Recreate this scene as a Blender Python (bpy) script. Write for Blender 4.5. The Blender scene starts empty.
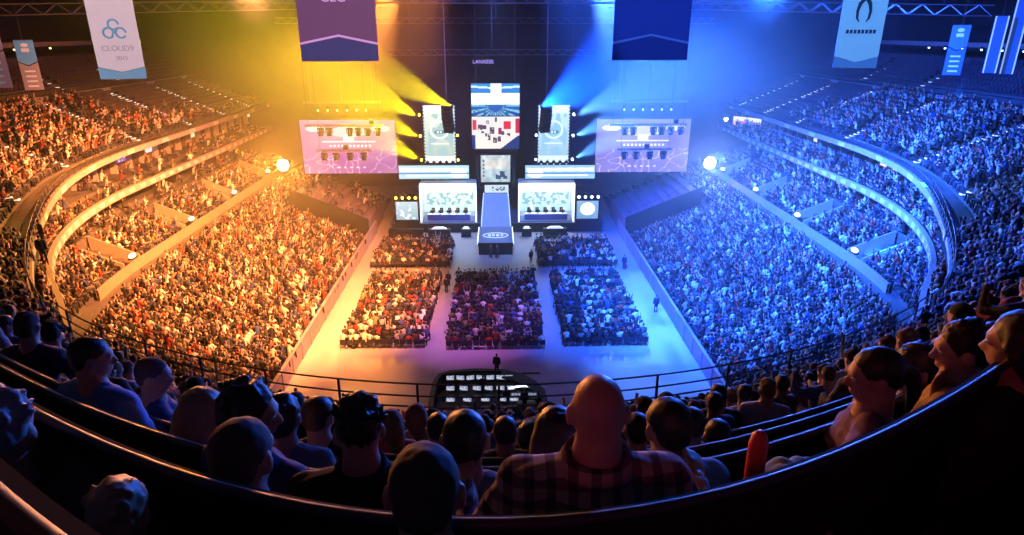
import bpy, bmesh, math, random
import numpy as np
from mathutils import Vector, Matrix, Quaternion, noise
random.seed(7); rng = np.random.default_rng(11)
PI = math.pi
S = bpy.context.scene
COL = S.collection
# ------------------------------------------------------------------ camera, world, exposure
F = 640.0; TH = math.atan(237.5/640); PS = math.radians(1.34); HC = 24.0
cam = bpy.data.objects.new('camera', bpy.data.cameras.new('camera')); COL.objects.link(cam)
cam.location = (0, 0, HC); cam.rotation_euler = (PI/2-TH, 0, -PS)
cam.data.sensor_width = 36; cam.data.lens = 36*F/1024; cam.data.clip_start = .05; cam.data.clip_end = 500
S.camera = cam
W = bpy.data.worlds.new('hall_air'); S.world = W; W.use_nodes = True
W.node_tree.nodes['Background'].inputs[0].default_value = (.12, .14, .5, 1)
W.node_tree.nodes['Background'].inputs[1].default_value = .02
S.view_settings.view_transform = 'Standard'; S.view_settings.look = 'None'
S.view_settings.gamma = 1; S.view_settings.use_curve_mapping = False
S.view_settings.exposure = 0.0
S.cycles.use_denoising = True
S.cycles.max_bounces = 4; S.cycles.diffuse_bounces = 2; S.cycles.glossy_bounces = 2
S.cycles.transmission_bounces = 3; S.cycles.volume_bounces = 0; S.cycles.transparent_max_bounces = 6
S.cycles.sample_clamp_indirect = 4; S.cycles.use_adaptive_sampling = False
S.cycles.volume_step_rate = 4

def spot(name, loc, tgt, power, color, deg, blend=.5, size=.3):
    l = bpy.data.lights.new(name, 'SPOT'); l.energy = power; l.color = color
    l.spot_size = math.radians(deg); l.spot_blend = blend; l.shadow_soft_size = size
    o = bpy.data.objects.new(name, l); COL.objects.link(o); o.location = loc
    o.rotation_euler = (Vector(tgt)-Vector(loc)).to_track_quat('-Z', 'Y').to_euler()
    return o
OR = (1, .36, .06); YE = (1, .74, .005); BL = (.03, .13, 1); CY = (.15, .45, 1); WB = (.55, .7, 1); PK = (1, .2, .6)
# floods that wash the two banks of seats and the floor
AM = (1, .28, .07)
spot('amber_flood', (-2, 34, 29.4), (-24, 56, 4), 600000, AM, 62, .7, .6)
spot('amber_flood', (-14, 99, 29.3), (-26, 50, 4), 520000, (1, .30, .05), 40, .7, .6)
spot('amber_flood', (-4, 36, 29.4), (-42, 66, 12), 100000, AM, 50, .8, .6)
spot('amber_flood', (-6, 46, 29.4), (-26, 34, 12), 60000, (1, .42, .08), 36, .8, .5)
spot('blue_flood', (2, 34, 29.4), (24, 56, 4), 800000, (.015, .10, 1), 62, .7, .6)
spot('blue_flood', (14, 99, 29.3), (26, 50, 4), 800000, (.06, .22, 1), 40, .7, .6)
spot('blue_flood', (4, 36, 29.4), (42, 66, 12), 450000, (.02, .11, 1), 60, .8, .6)
spot('blue_flood', (4, 44, 29.4), (26, 26, 14), 120000, (.02, .10, 1), 56, .9, .6)
spot('floor_wash_amber', (-20, 40, 29.4), (-12, 50, 0), 38000, (1, .38, .10), 32, 1, .5)
spot('floor_wash_pink', (-4, 38, 29.4), (-3, 50, 0), 50000, (.75, .2, .9), 30, 1, .5)
spot('floor_wash_blue', (10, 38, 29.4), (9, 52, 0), 150000, (.02, .12, 1), 40, 1, .5)
spot('stage_wash', (0, 40, 29.4), (0, 76, 1), 160000, (.15, .34, 1), 26, .8, .5)
spot('truss_fill', (0, 42, 29.4), (0, 84, 22), 60000, (.08, .16, 1), 44, 1, .5)  # unseen fill added to brighten the truss and turn the back drape navy
# lights that reach the nearest rows
spot('rim_blue', (16, 40, 26), (0, 3, 22), 60000, (.02, .13, 1), 40, .8, .3)
spot('rim_amber', (-14, 40, 26), (0, 3, 22), 36000, (1, .32, .12), 40, .8, .3)
spot('glow_red', (-4, -6, 27), (0, 2, 23), 160, (1, .08, .2), 70, 1, .4)
spot('rim_red', (-9, 10, 28), (2.2, 2, 23), 420, (1, .15, .08), 16, .8, .2)
# ------------------------------------------------------------------ helpers
def ray(x, y):
    u = (x-512)/F; v = (y-267.5)/F
    f = math.cos(TH)-v*math.sin(TH); z = -math.sin(TH)-v*math.cos(TH)
    return Vector((u*math.cos(PS)+f*math.sin(PS), -u*math.sin(PS)+f*math.cos(PS), z))
def dep(x, y, d): r = ray(x, y)*d; return Vector((r.x, r.y, r.z+HC))
def aty(x, y, Y): r = ray(x, y); return dep(x, y, Y/r.y)
def atz(x, y, Z): r = ray(x, y); return dep(x, y, (Z-HC)/r.z)

# beams from the stage towers, and unseen fill spots added to brighten the banners
def beamspot(name, loc, px, py, Y, power, color, deg, blend=.35): return spot(name, loc, aty(px, py, Y), power, color, deg, blend, .12)
beamspot('yellow_beam', (-5.4, 79.4, 15.3), 190, -15, 40, 330000, YE, 13)
beamspot('yellow_beam', (-9.8, 80.3, 14.2), 170, -5, 34, 260000, YE, 12)
beamspot('yellow_beam', (-9.8, 80.3, 11.6), 190, 25, 34, 230000, YE, 11)
beamspot('yellow_beam', (-9.8, 80.3, 8.8), 215, 50, 34, 210000, YE, 10)
beamspot('blue_beam', (5.4, 79.4, 15.3), 800, -30, 38, 1000000, (.003, .06, 1), 23, .6)
beamspot('blue_beam', (9.8, 80.3, 14.2), 820, 0, 34, 330000, (.08, .30, 1), 11)
beamspot('blue_beam', (9.8, 80.3, 11.6), 810, 25, 34, 280000, (.08, .30, 1), 10)
beamspot('blue_beam', (9.8, 80.3, 8.8), 790, 45, 34, 240000, (.08, .30, 1), 9)
spot('dazzle_amber', (-26.2, 76.9, 8.6), (0, 0, 24), 52000, (1, .36, .04), 56, 1, .3)
spot('dazzle_white', (26.4, 76.9, 8.6), (0, 0, 24), 48000, (.12, .28, 1), 56, 1, .3)
a = aty(966, 74, 44); spot('blue_beam', a, aty(915, 190, 46), 260000, (.01, .12, 1), 14, .4, .1)
spot('banner_lamp', (-12, 10, 29), (-18, 30, 25), 14000, (1, .80, .85), 24, .4)
spot('banner_lamp', (-4, 8, 29), (-7.5, 32, 25), 24000, (.9, .6, 1), 20, .4)
spot('banner_lamp', (4, 8, 29), (9, 32, 25), 18000, (.2, .35, 1), 20, .4)
spot('banner_lamp', (10, 10, 29), (18, 30, 25), 20000, (.3, .6, 1), 24, .4)
# thin stage haze hanging in the hall
hz = bpy.data.meshes.new('haze')
def build_haze():
    x0, x1, y0, y1, z0, z1 = -60, 60, 35, 101, .3, 29.8
    hz.from_pydata([(x, y, z) for z in (z0, z1) for x, y in ((x0, y0), (x1, y0), (x1, y1), (x0, y1))], [], [(0, 3, 2, 1), (4, 5, 6, 7), (0, 1, 5, 4), (1, 2, 6, 5), (2, 3, 7, 6), (3, 0, 4, 7)])
    m = bpy.data.materials.new('haze_air'); m.use_nodes = True; nt = m.node_tree; nt.nodes.clear()
    o = nt.nodes.new('ShaderNodeOutputMaterial'); v = nt.nodes.new('ShaderNodeVolumeScatter'); v.inputs['Density'].default_value = HAZE; v.inputs['Anisotropy'].default_value = .6
    v.inputs['Color'].default_value = (1, 1, 1, 1); nt.links.new(v.outputs[0], o.inputs['Volume']); hz.materials.append(m)
    ob = bpy.data.objects.new('haze', hz); COL.objects.link(ob); ob['kind'] = 'stuff'; ob['label'] = 'thin stage haze in the air of the hall'; ob['category'] = 'haze'
HAZE = .0022
build_haze()

MATS = {}
def mat(name, c, rough=.7, metal=0, emit=None, es=0, vary=0, scale=8, bump=0):
    if name in MATS: return MATS[name]
    m = bpy.data.materials.new(name); m.use_nodes = True; nt = m.node_tree; b = nt.nodes['Principled BSDF']
    b.inputs['Base Color'].default_value = (*c, 1); b.inputs['Roughness'].default_value = rough; b.inputs['Metallic'].default_value = metal
    if emit: b.inputs['Emission Color'].default_value = (*emit, 1); b.inputs['Emission Strength'].default_value = es
    if vary or bump:
        tc = nt.nodes.new('ShaderNodeTexCoord'); n = nt.nodes.new('ShaderNodeTexNoise'); n.inputs['Scale'].default_value = scale
        n.inputs['Detail'].default_value = 3; nt.links.new(tc.outputs['Object'], n.inputs['Vector'])
        if vary:
            mx = nt.nodes.new('ShaderNodeMix'); mx.data_type = 'RGBA'
            mx.inputs[6].default_value = (*[k*(1-vary) for k in c], 1); mx.inputs[7].default_value = (*[min(1, k*(1+vary)) for k in c], 1)
            nt.links.new(n.outputs['Fac'], mx.inputs[0]); nt.links.new(mx.outputs[2], b.inputs['Base Color'])
        if bump:
            bm_ = nt.nodes.new('ShaderNodeBump'); bm_.inputs['Strength'].default_value = bump
            nt.links.new(n.outputs['Fac'], bm_.inputs['Height']); nt.links.new(bm_.outputs['Normal'], b.inputs['Normal'])
    MATS[name] = m; return m
def attr_mat(name, rough=.8, emit=0):
    if name in MATS: return MATS[name]
    m = bpy.data.materials.new(name); m.use_nodes = True; nt = m.node_tree; b = nt.nodes['Principled BSDF']
    a = nt.nodes.new('ShaderNodeAttribute'); a.attribute_name = 'Col'
    b.inputs['Roughness'].default_value = rough
    if emit:
        b.inputs['Base Color'].default_value = (.01, .01, .01, 1)
        nt.links.new(a.outputs['Color'], b.inputs['Emission Color']); b.inputs['Emission Strength'].default_value = emit
    else: nt.links.new(a.outputs['Color'], b.inputs['Base Color'])
    MATS[name] = m; return m
def cloth_random(name, pal):
    """cloth whose colour is drawn per wearer from a palette"""
    m = bpy.data.materials.new(name); m.use_nodes = True; nt = m.node_tree; b = nt.nodes['Principled BSDF']
    oi = nt.nodes.new('ShaderNodeObjectInfo'); cr = nt.nodes.new('ShaderNodeValToRGB'); cr.color_ramp.interpolation = 'CONSTANT'
    e = cr.color_ramp.elements
    while len(e) < len(pal): e.new(.5)
    for i, c in enumerate(pal): e[i].position = i/len(pal); e[i].color = (*c, 1)
    nt.links.new(oi.outputs['Random'], cr.inputs[0]); nt.links.new(cr.outputs[0], b.inputs['Base Color']); b.inputs['Roughness'].default_value = .85
    return m

class MB:
    """collects shapes into one mesh"""
    def __init__(s): s.v = []; s.f = []; s.c = []; s.sm = False
    def add(s, vs, fs):
        o = len(s.v); s.v += [tuple(p) for p in vs]; s.f += [tuple(i+o for i in f) for f in fs]; return s
    def box(s, c, d, rz=0, R=None, taper=1):
        x, y, z = (k/2 for k in d); vs = []
        for sz in (-1, 1):
            t = taper if sz > 0 else 1
            for sx, sy in ((-1, -1), (1, -1), (1, 1), (-1, 1)): vs.append(Vector((sx*x*t, sy*y*t, sz*z)))
        M_ = R if R else Matrix.Rotation(rz, 3, 'Z'); c = Vector(c)
        return s.add([M_ @ v+c for v in vs], [(0, 3, 2, 1), (4, 5, 6, 7), (0, 1, 5, 4), (1, 2, 6, 5), (2, 3, 7, 6), (3, 0, 4, 7)])
    def tube(s, pts, r, n=8, close=True):
        pts = [Vector(p) for p in pts]; rs = r if isinstance(r, (list, tuple)) else [r]*len(pts); vs = []; fs = []
        up = None
        for i, p in enumerate(pts):
            d = (pts[min(i+1, len(pts)-1)]-pts[max(i-1, 0)]).normalized()
            if up is None: up = Vector((0, 0, 1)) if abs(d.z) < .9 else Vector((1, 0, 0))
            a = d.cross(up).normalized(); b = d.cross(a).normalized(); up = -b if up.dot(-b) > 0 else b
            a = d.cross(up).normalized(); b = a.cross(d)
            for k in range(n): q = 2*PI*k/n; vs.append(p+(a*math.cos(q)+b*math.sin(q))*rs[i])
        for i in range(len(pts)-1):
            for k in range(n): fs.append((i*n+k, i*n+(k+1) % n, (i+1)*n+(k+1) % n, (i+1)*n+k))
        if close: fs += [tuple(range(n-1, -1, -1)), tuple((len(pts)-1)*n+k for k in range(n))]
        return s.add(vs, fs)
    def ball(s, c, r, n=12, m=8, R=None):
        r = (r, r, r) if not isinstance(r, (list, tuple)) else r; c = Vector(c); vs = []; fs = []
        vs.append(Vector((0, 0, 1)))
        for i in range(1, m):
            for k in range(n): vs.append(Vector((math.sin(PI*i/m)*math.cos(2*PI*k/n), math.sin(PI*i/m)*math.sin(2*PI*k/n), math.cos(PI*i/m))))
        vs.append(Vector((0, 0, -1)))
        for k in range(n): fs.append((0, 1+k, 1+(k+1) % n))
        for i in range(m-2):
            for k in range(n): fs.append((1+i*n+k, 1+(i+1)*n+k, 1+(i+1)*n+(k+1) % n, 1+i*n+(k+1) % n))
        L = len(vs)-1
        for k in range(n): fs.append((L, L-n+(k+1) % n, L-n+k))
        vs = [Vector((v.x*r[0], v.y*r[1], v.z*r[2])) for v in vs]
        if R: vs = [R @ v for v in vs]
        return s.add([v+c for v in vs], fs)
    def prism(s, pts2, y0, y1):
        """outline in x,z swept in y"""
        n = len(pts2)
        return s.add([(x, y0, z) for x, z in pts2]+[(x, y1, z) for x, z in pts2],
                     [tuple(range(n)), tuple(range(2*n-1, n-1, -1))]+[(k, k+n, (k+1) % n+n, (k+1) % n) for k in range(n)])
    def mesh(s, name):
        me = bpy.data.meshes.new(name); me.from_pydata(s.v, [], s.f); me.validate(); return me
    def build(s, name, m, parent=None, smooth=False, at=None):
        me = s.mesh(name); me.materials.append(m)
        if smooth: me.polygons.foreach_set('use_smooth', [True]*len(me.polygons))
        return link(name, me, parent, at)
def link(name, data, parent=None, at=None):
    o = bpy.data.objects.new(name, data); COL.objects.link(o)
    if parent: o.parent = parent
    if at is not None: o.location = at
    return o
def tag(o, label=None, cat=None, group=None, kind=None):
    if label: o['label'] = label
    if cat: o['category'] = cat
    if group: o['group'] = group
    if kind: o['kind'] = kind
    return o
def thing(name, loc, label, cat, group=None, rz=0):
    o = bpy.data.objects.new(name, None); COL.objects.link(o); o.location = loc; o.rotation_euler = (0, 0, rz)
    return tag(o, label, cat, group)
def copy_tree(o, parent=None):
    c = o.copy(); COL.objects.link(c); c.parent = parent
    for ch in o.children: copy_tree(ch, c)
    return c
def struct(o): o['kind'] = 'structure'; return o

K_ = mat('black_matt', (.012, .012, .014), .6)
K2 = mat('black_gloss', (.015, .015, .018), .3)
STEEL = mat('truss_steel', (.25, .25, .28), .4, .8)
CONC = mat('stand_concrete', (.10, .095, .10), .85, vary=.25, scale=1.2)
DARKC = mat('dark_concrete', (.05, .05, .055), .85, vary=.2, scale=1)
FASC = mat('fascia_paint', (.42, .35, .35), .6, vary=.1, scale=2)
RAILM = mat('rail_steel', (.10, .10, .12), .35, .6)
WHITE = mat('white_panel', (.7, .7, .7), .6)
ROOFM = mat('roof_deck', (.02, .02, .026), .9, vary=.4, scale=.5)

# ------------------------------------------------------------------ bowl plan
def C(t, a, b, yc):
    sg = -1 if t < 0 else 1; u = abs(t)
    if u <= 1:
        p = u*PI/2; return Vector((sg*a*math.sin(p)*(1-(.042*math.exp(-((u-.6)/.18)**2) if a > 35 else 0)), yc-b*math.cos(p)-(max(0, .5-u)*13 if a == 34 else 0)))
    return Vector((sg*a, yc+(u-1)*60))
def N(t, a, b, yc):
    p = C(t, a, b, yc)
    if abs(t) >= 1: return Vector((1 if t > 0 else -1, 0))
    return Vector((p.x/a**2, -(yc-p.y)/b**2)).normalized()
C0 = (35.3, 47, 65); CL = (34, 38, 60); BX = (32.7, 34.8, 50)
def ZW(t):
    """height of the walkway behind the parapet: low before the near rows, higher along the sides"""
    u = max(0, min(1, (abs(t)-.36)/.34)); return 12.0+.95*u*u*(3-2*u)
def P0(t, d=0): return C(t, *C0)+N(t, *C0)*d
TS = [-1.9+.04*i for i in range(96)]
def strip(mb, curveA, zA, curveB, zB, ts):
    """surface between two curves of t"""
    vs = []
    for t in ts:
        a = curveA(t); b = curveB(t); vs += [(a.x, a.y, zA(t) if callable(zA) else zA), (b.x, b.y, zB(t) if callable(zB) else zB)]
    mb.add(vs, [(2*i, 2*i+1, 2*i+3, 2*i+2) for i in range(len(ts)-1)])
def frange(a, b, n): return [a+(b-a)*i/n for i in range(n+1)]

# floor
fl = MB().box((0, 62, -.15), (74, 100, .3)); struct(fl.build('floor', mat('arena_floor', (.42, .38, .42), .45, vary=.12, scale=.35)))
# walls round the hall, roof
HALL = MB()
for x in (-62, 62): HALL.box((x, 60, 14), (.6, 150, 30))
struct(HALL.build('wall_side', DARKC))
struct(MB().box((0, 104, 14), (124, .6, 30)).build('wall_back', mat('back_drape', (.05, .05, .07), .9, vary=.4, scale=.4)))
struct(MB().box((0, -9, 14), (124, .6, 30)).build('wall_rear', DARKC))
struct(MB().box((0, 50, 30.2), (124, 120, .4)).build('ceiling', ROOFM))

# upper tier, the two long sides
mb = MB()
for sg in (-1, 1):
    ts = [sg*t for t in frange(.58, 1.66, 40)]
    z = ZW
    strip(mb, lambda t: P0(t, 0), z, lambda t: P0(t, 2), z, ts)
    for j in range(11):
        d0 = 2+.82*j; z1 = 13.2+.345*j
        strip(mb, lambda t: P0(t, d0), z, lambda t: P0(t, d0), z1, ts); strip(mb, lambda t: P0(t, d0), z1, lambda t: P0(t, d0+.82), z1, ts); z = z1
    strip(mb, lambda t: P0(t, 11), z, lambda t: P0(t, 11), z+.95, ts); z += .95
    strip(mb, lambda t: P0(t, 11.02), z, lambda t: P0(t, 12.4), z, ts)
    for j in range(6):
        d0 = 12.4+.75*j; z1 = z+.42
        strip(mb, lambda t: P0(t, d0), z, lambda t: P0(t, d0), z1, ts); strip(mb, lambda t: P0(t, d0), z1, lambda t: P0(t, d0+.75), z1, ts); z = z1
    strip(mb, lambda t: P0(t, 16.9), z, lambda t: P0(t, 16.9), z+1.0, ts)
struct(mb.build('floor_upper_tier', CONC))
# pale lip of the cross aisle
mb = MB()
for sg in (-1, 1):
    ts = [sg*t for t in frange(.6, 1.6, 40)]
    for d, z in ((10.98, 17.62), ):
        strip(mb, lambda t: P0(t, d), z-.35, lambda t: P0(t, d), z, ts); strip(mb, lambda t: P0(t, d), z, lambda t: P0(t, d+.15), z, ts)
struct(mb.build('trim_1', mat('aisle_lip', (.45, .42, .42), .6)))
# parapet and its fascia band; lower where the near railing stands on it
mb = MB(); ts = [-1.66+.0332*i for i in range(101)]
zlo = lambda t: ZW(t)-.15
zt = lambda t: ZW(t)+.08+.27*max(0, min(1, (abs(t)-.36)/.34))
for tt in (ts,):
    strip(mb, lambda t: P0(t, 0), zlo, lambda t: P0(t, 0), zt, tt); strip(mb, lambda t: P0(t, 0), zt, lambda t: P0(t, .25), zt, tt)
    strip(mb, lambda t: P0(t, .25), zt, lambda t: P0(t, .25), zlo, tt); strip(mb, lambda t: P0(t, 0), zlo, lambda t: P0(t, 4 if abs(t) > .6 else .25), zlo, tt)
struct(mb.build('wall_parapet', FASC))

# near end of the upper tier: rows bent round the viewer, flat walkway to the parapet
def hyp(y0, x): return math.sqrt(y0*y0+x*x/1.37)
def rowz(k): return max(11.97, 21.84-.545*k)
NR = 19
mb = MB(); zp = 22.1+.545*2
for k in range(-1, NR+1):
    y0 = 1.17+.8*k; z = rowz(k) if k < NR else 11.95
    lim = 1.6+1.35*max(y0, .5)
    if k == NR: lim = 25
    xs = frange(-lim, lim, 36)
    y1 = 1.17+.8*(k+1)
    vs = []
    for x in xs:
        ya = hyp(max(y0, .37), x); yb = hyp(y1, x)
        if k == NR:
            # walkway reaches the parapet
            q = max(-.999, min(.999, x/36*1.0)); yb = 65-47*math.sqrt(1-q*q)
            yb = max(yb, ya)
        vs += [(x, ya, z+.545), (x, ya, z), (x, yb, z), ]
    mb.add(vs, [(3*i, 3*i+3, 3*i+4, 3*i+1) for i in range(len(xs)-1)]+[(3*i+1, 3*i+4, 3*i+5, 3*i+2) for i in range(len(xs)-1)])
mb.add([(-3, -2, 22.645), (3, -2, 22.645), (3, .4, 22.645), (-3, .4, 22.645)], [(0, 1, 2, 3)])
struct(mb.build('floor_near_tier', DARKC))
# outer corners of the walkway
mb = MB()
for sg in (-1, 1):
    ts = [sg*t for t in frange(.42, .62, 8)]
    vs = []
    for t in ts:
        p = P0(t, 0); q = Vector((sg*(24+(abs(t)-.42)*40), 27+(abs(t)-.42)*20)); vs += [(p.x, p.y, 11.96), (q.x, q.y, 11.96)]
    mb.add(vs, [(2*i, 2*i+1, 2*i+3, 2*i+2) for i in range(8)])
struct(mb.build('floor_corner_landing', CONC))

# stepped banks filling the two corners between the near rows and the side tiers
def bank_z(x, y):
    r = math.hypot(x/33.9, (65-y)/47)
    if abs(x) < 9 or hyp(0, x) > y*.985 or math.sqrt(max(0, y*y-x*x/1.37)) < 16.9 or r < 1.024 or y > 37.0-.56*(abs(x)-27.5): return None
    return 12.05+.34*int((r-1.024)*47/.8)
def hyp(y0, x): return math.sqrt(y0*y0+x*x/1.37)
mb = MB()
for i in range(-68, 69):
    for j in range(34, 80):
        x = i*.5; y = j*.5; z = bank_z(x, y)
        if z is not None: mb.box((x, y, (z+11.8)/2), (.5, .5, z-11.8))
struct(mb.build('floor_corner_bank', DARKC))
# club balcony under the suites
mb = MB(); ts = frange(-1.66, 1.66, 100)
ccl = lambda o: (lambda t: C(t, *CL)+N(t, *CL)*o)
strip(mb, ccl(0), 9.75, ccl(0), 10.35, ts); strip(mb, ccl(0), 10.35, ccl(.3), 10.35, ts)
struct(mb.build('wall_club_fascia', FASC))
mb = MB(); strip(mb, ccl(0), 9.7, ccl(1.2), 9.7, ts); strip(mb, ccl(1.2), 9.7, ccl(1.2), 10.1, ts); strip(mb, ccl(1.2), 10.1, ccl(2.2), 10.1, ts)
strip(mb, ccl(2.2), 10.1, ccl(2.2), 10.4, ts); strip(mb, ccl(2.2), 10.4, ccl(7), 10.4, ts); strip(mb, ccl(.2), 10.3, ccl(.2), 9.7, ts)
struct(mb.build('floor_club_balcony', CONC))
mb = MB(); strip(mb, lambda t: P0(t, 3.6), 8.5, lambda t: P0(t, 3.6), ZW, ts); struct(mb.build('wall_suites', mat('suite_wall', (.10, .07, .07), .7, vary=.2, scale=.6)))
# mid tier under the club balcony
def cbx(o, zz=0): return lambda t: C(t, *BX)+N(t, *BX)*o
mb = MB(); z = 8.0
strip(mb, cbx(0), 7.2, cbx(0), 8.5, ts); strip(mb, cbx(0), 8.5, cbx(.2), 8.5, ts); strip(mb, cbx(.2), 8.5, cbx(.2), z, ts)
for j in range(2):
    d0 = .2+.85*j; strip(mb, cbx(d0), z, cbx(d0+.85), z, ts); strip(mb, cbx(d0+.85), z, cbx(d0+.85), z+.3, ts); z += .3
strip(mb, cbx(1.9), z, cbx(4), z, ts); strip(mb, cbx(4), z, cbx(4), 10.2, ts)
struct(mb.build('floor_mid_tier', CONC))
# lower bowl on both long sides
def LB(sg, s, y):
    """s 0 at the floor side, 1 at the box wall; y along the hall"""
    yy = max(24, min(y, 104)); b = 50-yy
    xo = 32.5*math.sqrt(max(0, 1-(b/34.6)**2)) if b > 0 else 32.5
    xi = 15.6
    return Vector((sg*(xi+(max(xo, xi+.5)-xi)*s), y, .9+7.0*s))
NLB = 20
mb = MB()
for sg in (-1, 1):
    ys = frange(24, 92, 40)
    for j in range(NLB):
        s0 = j/NLB; s1 = (j+1)/NLB; z = .9+7.0*s0; vs = []
        for y in ys:
            a = LB(sg, s0, y); b = LB(sg, s1, y); vs += [(a.x, y, z-.36), (a.x, y, z), (b.x, y, z)]
        mb.add(vs, [(3*i, 3*i+1, 3*i+4, 3*i+3) for i in range(40)]+[(3*i+1, 3*i+2, 3*i+5, 3*i+4) for i in range(40)])
struct(mb.build('floor_lower_bowl', CONC))
# boards along the arena floor
mb = MB()
for sg in (-1, 1):
    mb.box((sg*15.3, 56, .75), (.14, 44, 1.5)); mb.box((sg*15.3, 56, 1.52), (.24, 44, .08))
    for i in range(18): mb.box((sg*15.18, 35+2.4*i, .75), (.08, .1, 1.45))
struct(mb.build('wall_floor_boards', mat('board_panel', (.30, .26, .32), .5)))
# ------------------------------------------------------------------ screens: a grid of little panels, each with its picture colour
SCR = attr_mat('screen_picture', .3, 1.0)
_NT = np.random.default_rng(3).uniform(-1, 1, (64, 64))
def hx(u, v, n): # value noise, -1 to 1
    x = u*n*3.1+7.3*n; y = v*n*2.3+3.1*n; i = np.floor(x).astype(int); j = np.floor(y).astype(int); fx = x-i; fy = y-j
    g = lambda a, b: _NT[a % 64, b % 64]
    return (g(i, j)*(1-fx)+g(i+1, j)*fx)*(1-fy)+(g(i, j+1)*(1-fx)+g(i+1, j+1)*fx)*fy
def panel(name, c, w, h, fn, parent=None, nx=96, ny=60, rz=0, gain=1.0, tilt=0):
    """upright picture facing the viewer's side (-y); fn(u, v) gives the colours, u right, v up, both 0..1"""
    us = np.linspace(0, 1, nx+1); vs = np.linspace(0, 1, ny+1)
    U, V = np.meshgrid(us, vs); X = (U-.5)*w; Z = (V-.5)*h
    co = np.stack([X.ravel(), np.zeros(X.size), Z.ravel()], 1)
    idx = np.arange((nx+1)*(ny+1)).reshape(ny+1, nx+1)
    q = np.stack([idx[:-1, :-1], idx[:-1, 1:], idx[1:, 1:], idx[1:, :-1]], -1).reshape(-1, 4)
    me = bpy.data.meshes.new(name); me.from_pydata(co.tolist(), [], q.tolist())
    Uc, Vc = np.meshgrid((us[:-1]+us[1:])/2, (vs[:-1]+vs[1:])/2)
    col = np.zeros((ny, nx, 4)); col[..., 3] = 1; col[..., :3] = np.clip(fn(Uc, Vc), 0, 50)*gain
    ca = me.color_attributes.new('Col', 'FLOAT_COLOR', 'CORNER')
    ca.data.foreach_set('color', np.repeat(col.reshape(-1, 4), 4, 0).ravel().astype(np.float32))
    me.materials.append(SCR); o = link(name, me, parent, c); o.rotation_euler = (tilt, 0, rz); return o
def mixc(a, b, m): a = np.asarray(a, float); b = np.asarray(b, float); m = np.clip(m, 0, 1)[..., None]; return a*(1-m)+b*m
def rect(U, V, x0, x1, y0, y1): return ((U > x0) & (U < x1) & (V > y0) & (V < y1)).astype(float)
def circ(U, V, cx, cy, r, asp=1, th=None):
    d = np.hypot((U-cx)*asp, V-cy); return (d < r).astype(float) if th is None else (np.abs(d-r) < th).astype(float)
def screen(name, c, w, h, fn, label, cat='screen', nx=96, ny=60, gain=1, rz=0, group=None, depth=.25):
    t = thing(name, (c[0], c[1], c[2]), label, cat, group, rz)
    MB().box((0, depth/2+.03, 0), (w+.16, depth, h+.16)).build('screen_cabinet', K_, t)
    panel('picture', (0, 0, 0), w, h, fn, t, nx, ny, gain=gain); return t
def cable(name, a, b, label, r=.03): pass

# ------------------------------------------------------------------ stage
SG = mat('stage_deck', (.10, .13, .25), .3, vary=.1)
LEDW = mat('led_white', (.8, .8, .8), .5, emit=(.75, .88, 1), es=2.2)
LEDS = mat('led_soft', (.8, .8, .8), .5, emit=(.6, .78, 1), es=.9)
st = thing('stage', (0, 79, 0), 'long dark stage deck under the two player booths', 'stage')
MB().box((0, 2.2, .6), (27, 7.2, 1.2)).build('deck', SG, st)
MB().box((-6.9, -1.5, .62), (12.6, .1, 1.15)).box((6.9, -1.5, .62), (12.6, .1, 1.15)).build('front_skirt', K_, st)
# ramp and thrust
t = thing('stage_ramp', (-.2, 75.2, 0), 'blue lit sloping ramp between the two player booths', 'ramp')
MB().add([(-1.75, 0, 1.45), (1.75, 0, 1.45), (1.5, 4.1, 4.6), (-1.5, 4.1, 4.6), (-1.75, 0, 1.22), (1.75, 0, 1.22), (1.5, 4.1, 1.22), (-1.5, 4.1, 1.22)],
         [(0, 1, 2, 3), (4, 7, 6, 5), (0, 4, 5, 1), (1, 5, 6, 2), (2, 6, 7, 3), (3, 7, 4, 0)]).build('ramp_slab', mat('ramp_paint', (.42, .50, .75), .35), t)
MB().box((0, 1.0, .6), (3.2, 1.8, 1.18)).build('ramp_base', K_, t)
for s in (-1, 1): MB().tube([(s*1.8, -.05, 1.5), (s*1.55, 4.1, 4.65)], .05).build('edge_light', LEDS, t)
t = thing('thrust_platform', (-.25, 68.8, 0), 'raised square platform with white oval emblem in front of the ramp', 'platform')
MB().box((0, 3, 1.35), (4.0, 6.2, .3)).build('platform_top', mat('platform_paint', (.16, .22, .42), .3), t)
for s in (-1, 1):
    for y in (.2, 5.8): MB().box((s*1.85, y, .6), (.14, .14, 1.2)).build('leg', K_, t)
    mb = MB()
    for i in range(14): MB().box((s*2.02, .2+i*.44, 1.38), (.1, .26, .26)).build('edge_light', LEDW, t)
MB().box((0, -.12, 1.3), (4.0, .06, .36)).build('front_fascia', K2, t)
mb = MB()
for k in range(28):
    a = 2*PI*k/28; b = 2*PI*(k+1)/28
    mb.tube([(1.45*math.cos(a), 2.6+.95*math.sin(a), 1.515), (1.45*math.cos(b), 2.6+.95*math.sin(b), 1.515)], .07, 6)
for x, w, y in ((-.7, .34, 2.6), (-.25, .3, 2.75), (.25, .36, 2.6), (.75, .3, 2.75)): mb.box((x, y, 1.52), (w, .75, .03))
mb.build('oval_emblem', mat('emblem_white', (.8, .85, .9), .5, emit=(.7, .85, 1), es=.5), t)
MB().add([(-1.9, 0, .02), (1.9, 0, .02), (1.9, 0, 1.2), (-1.9, 0, 1.2)], [(0, 1, 2, 3)]).build('skirt', K_, t)

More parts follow.
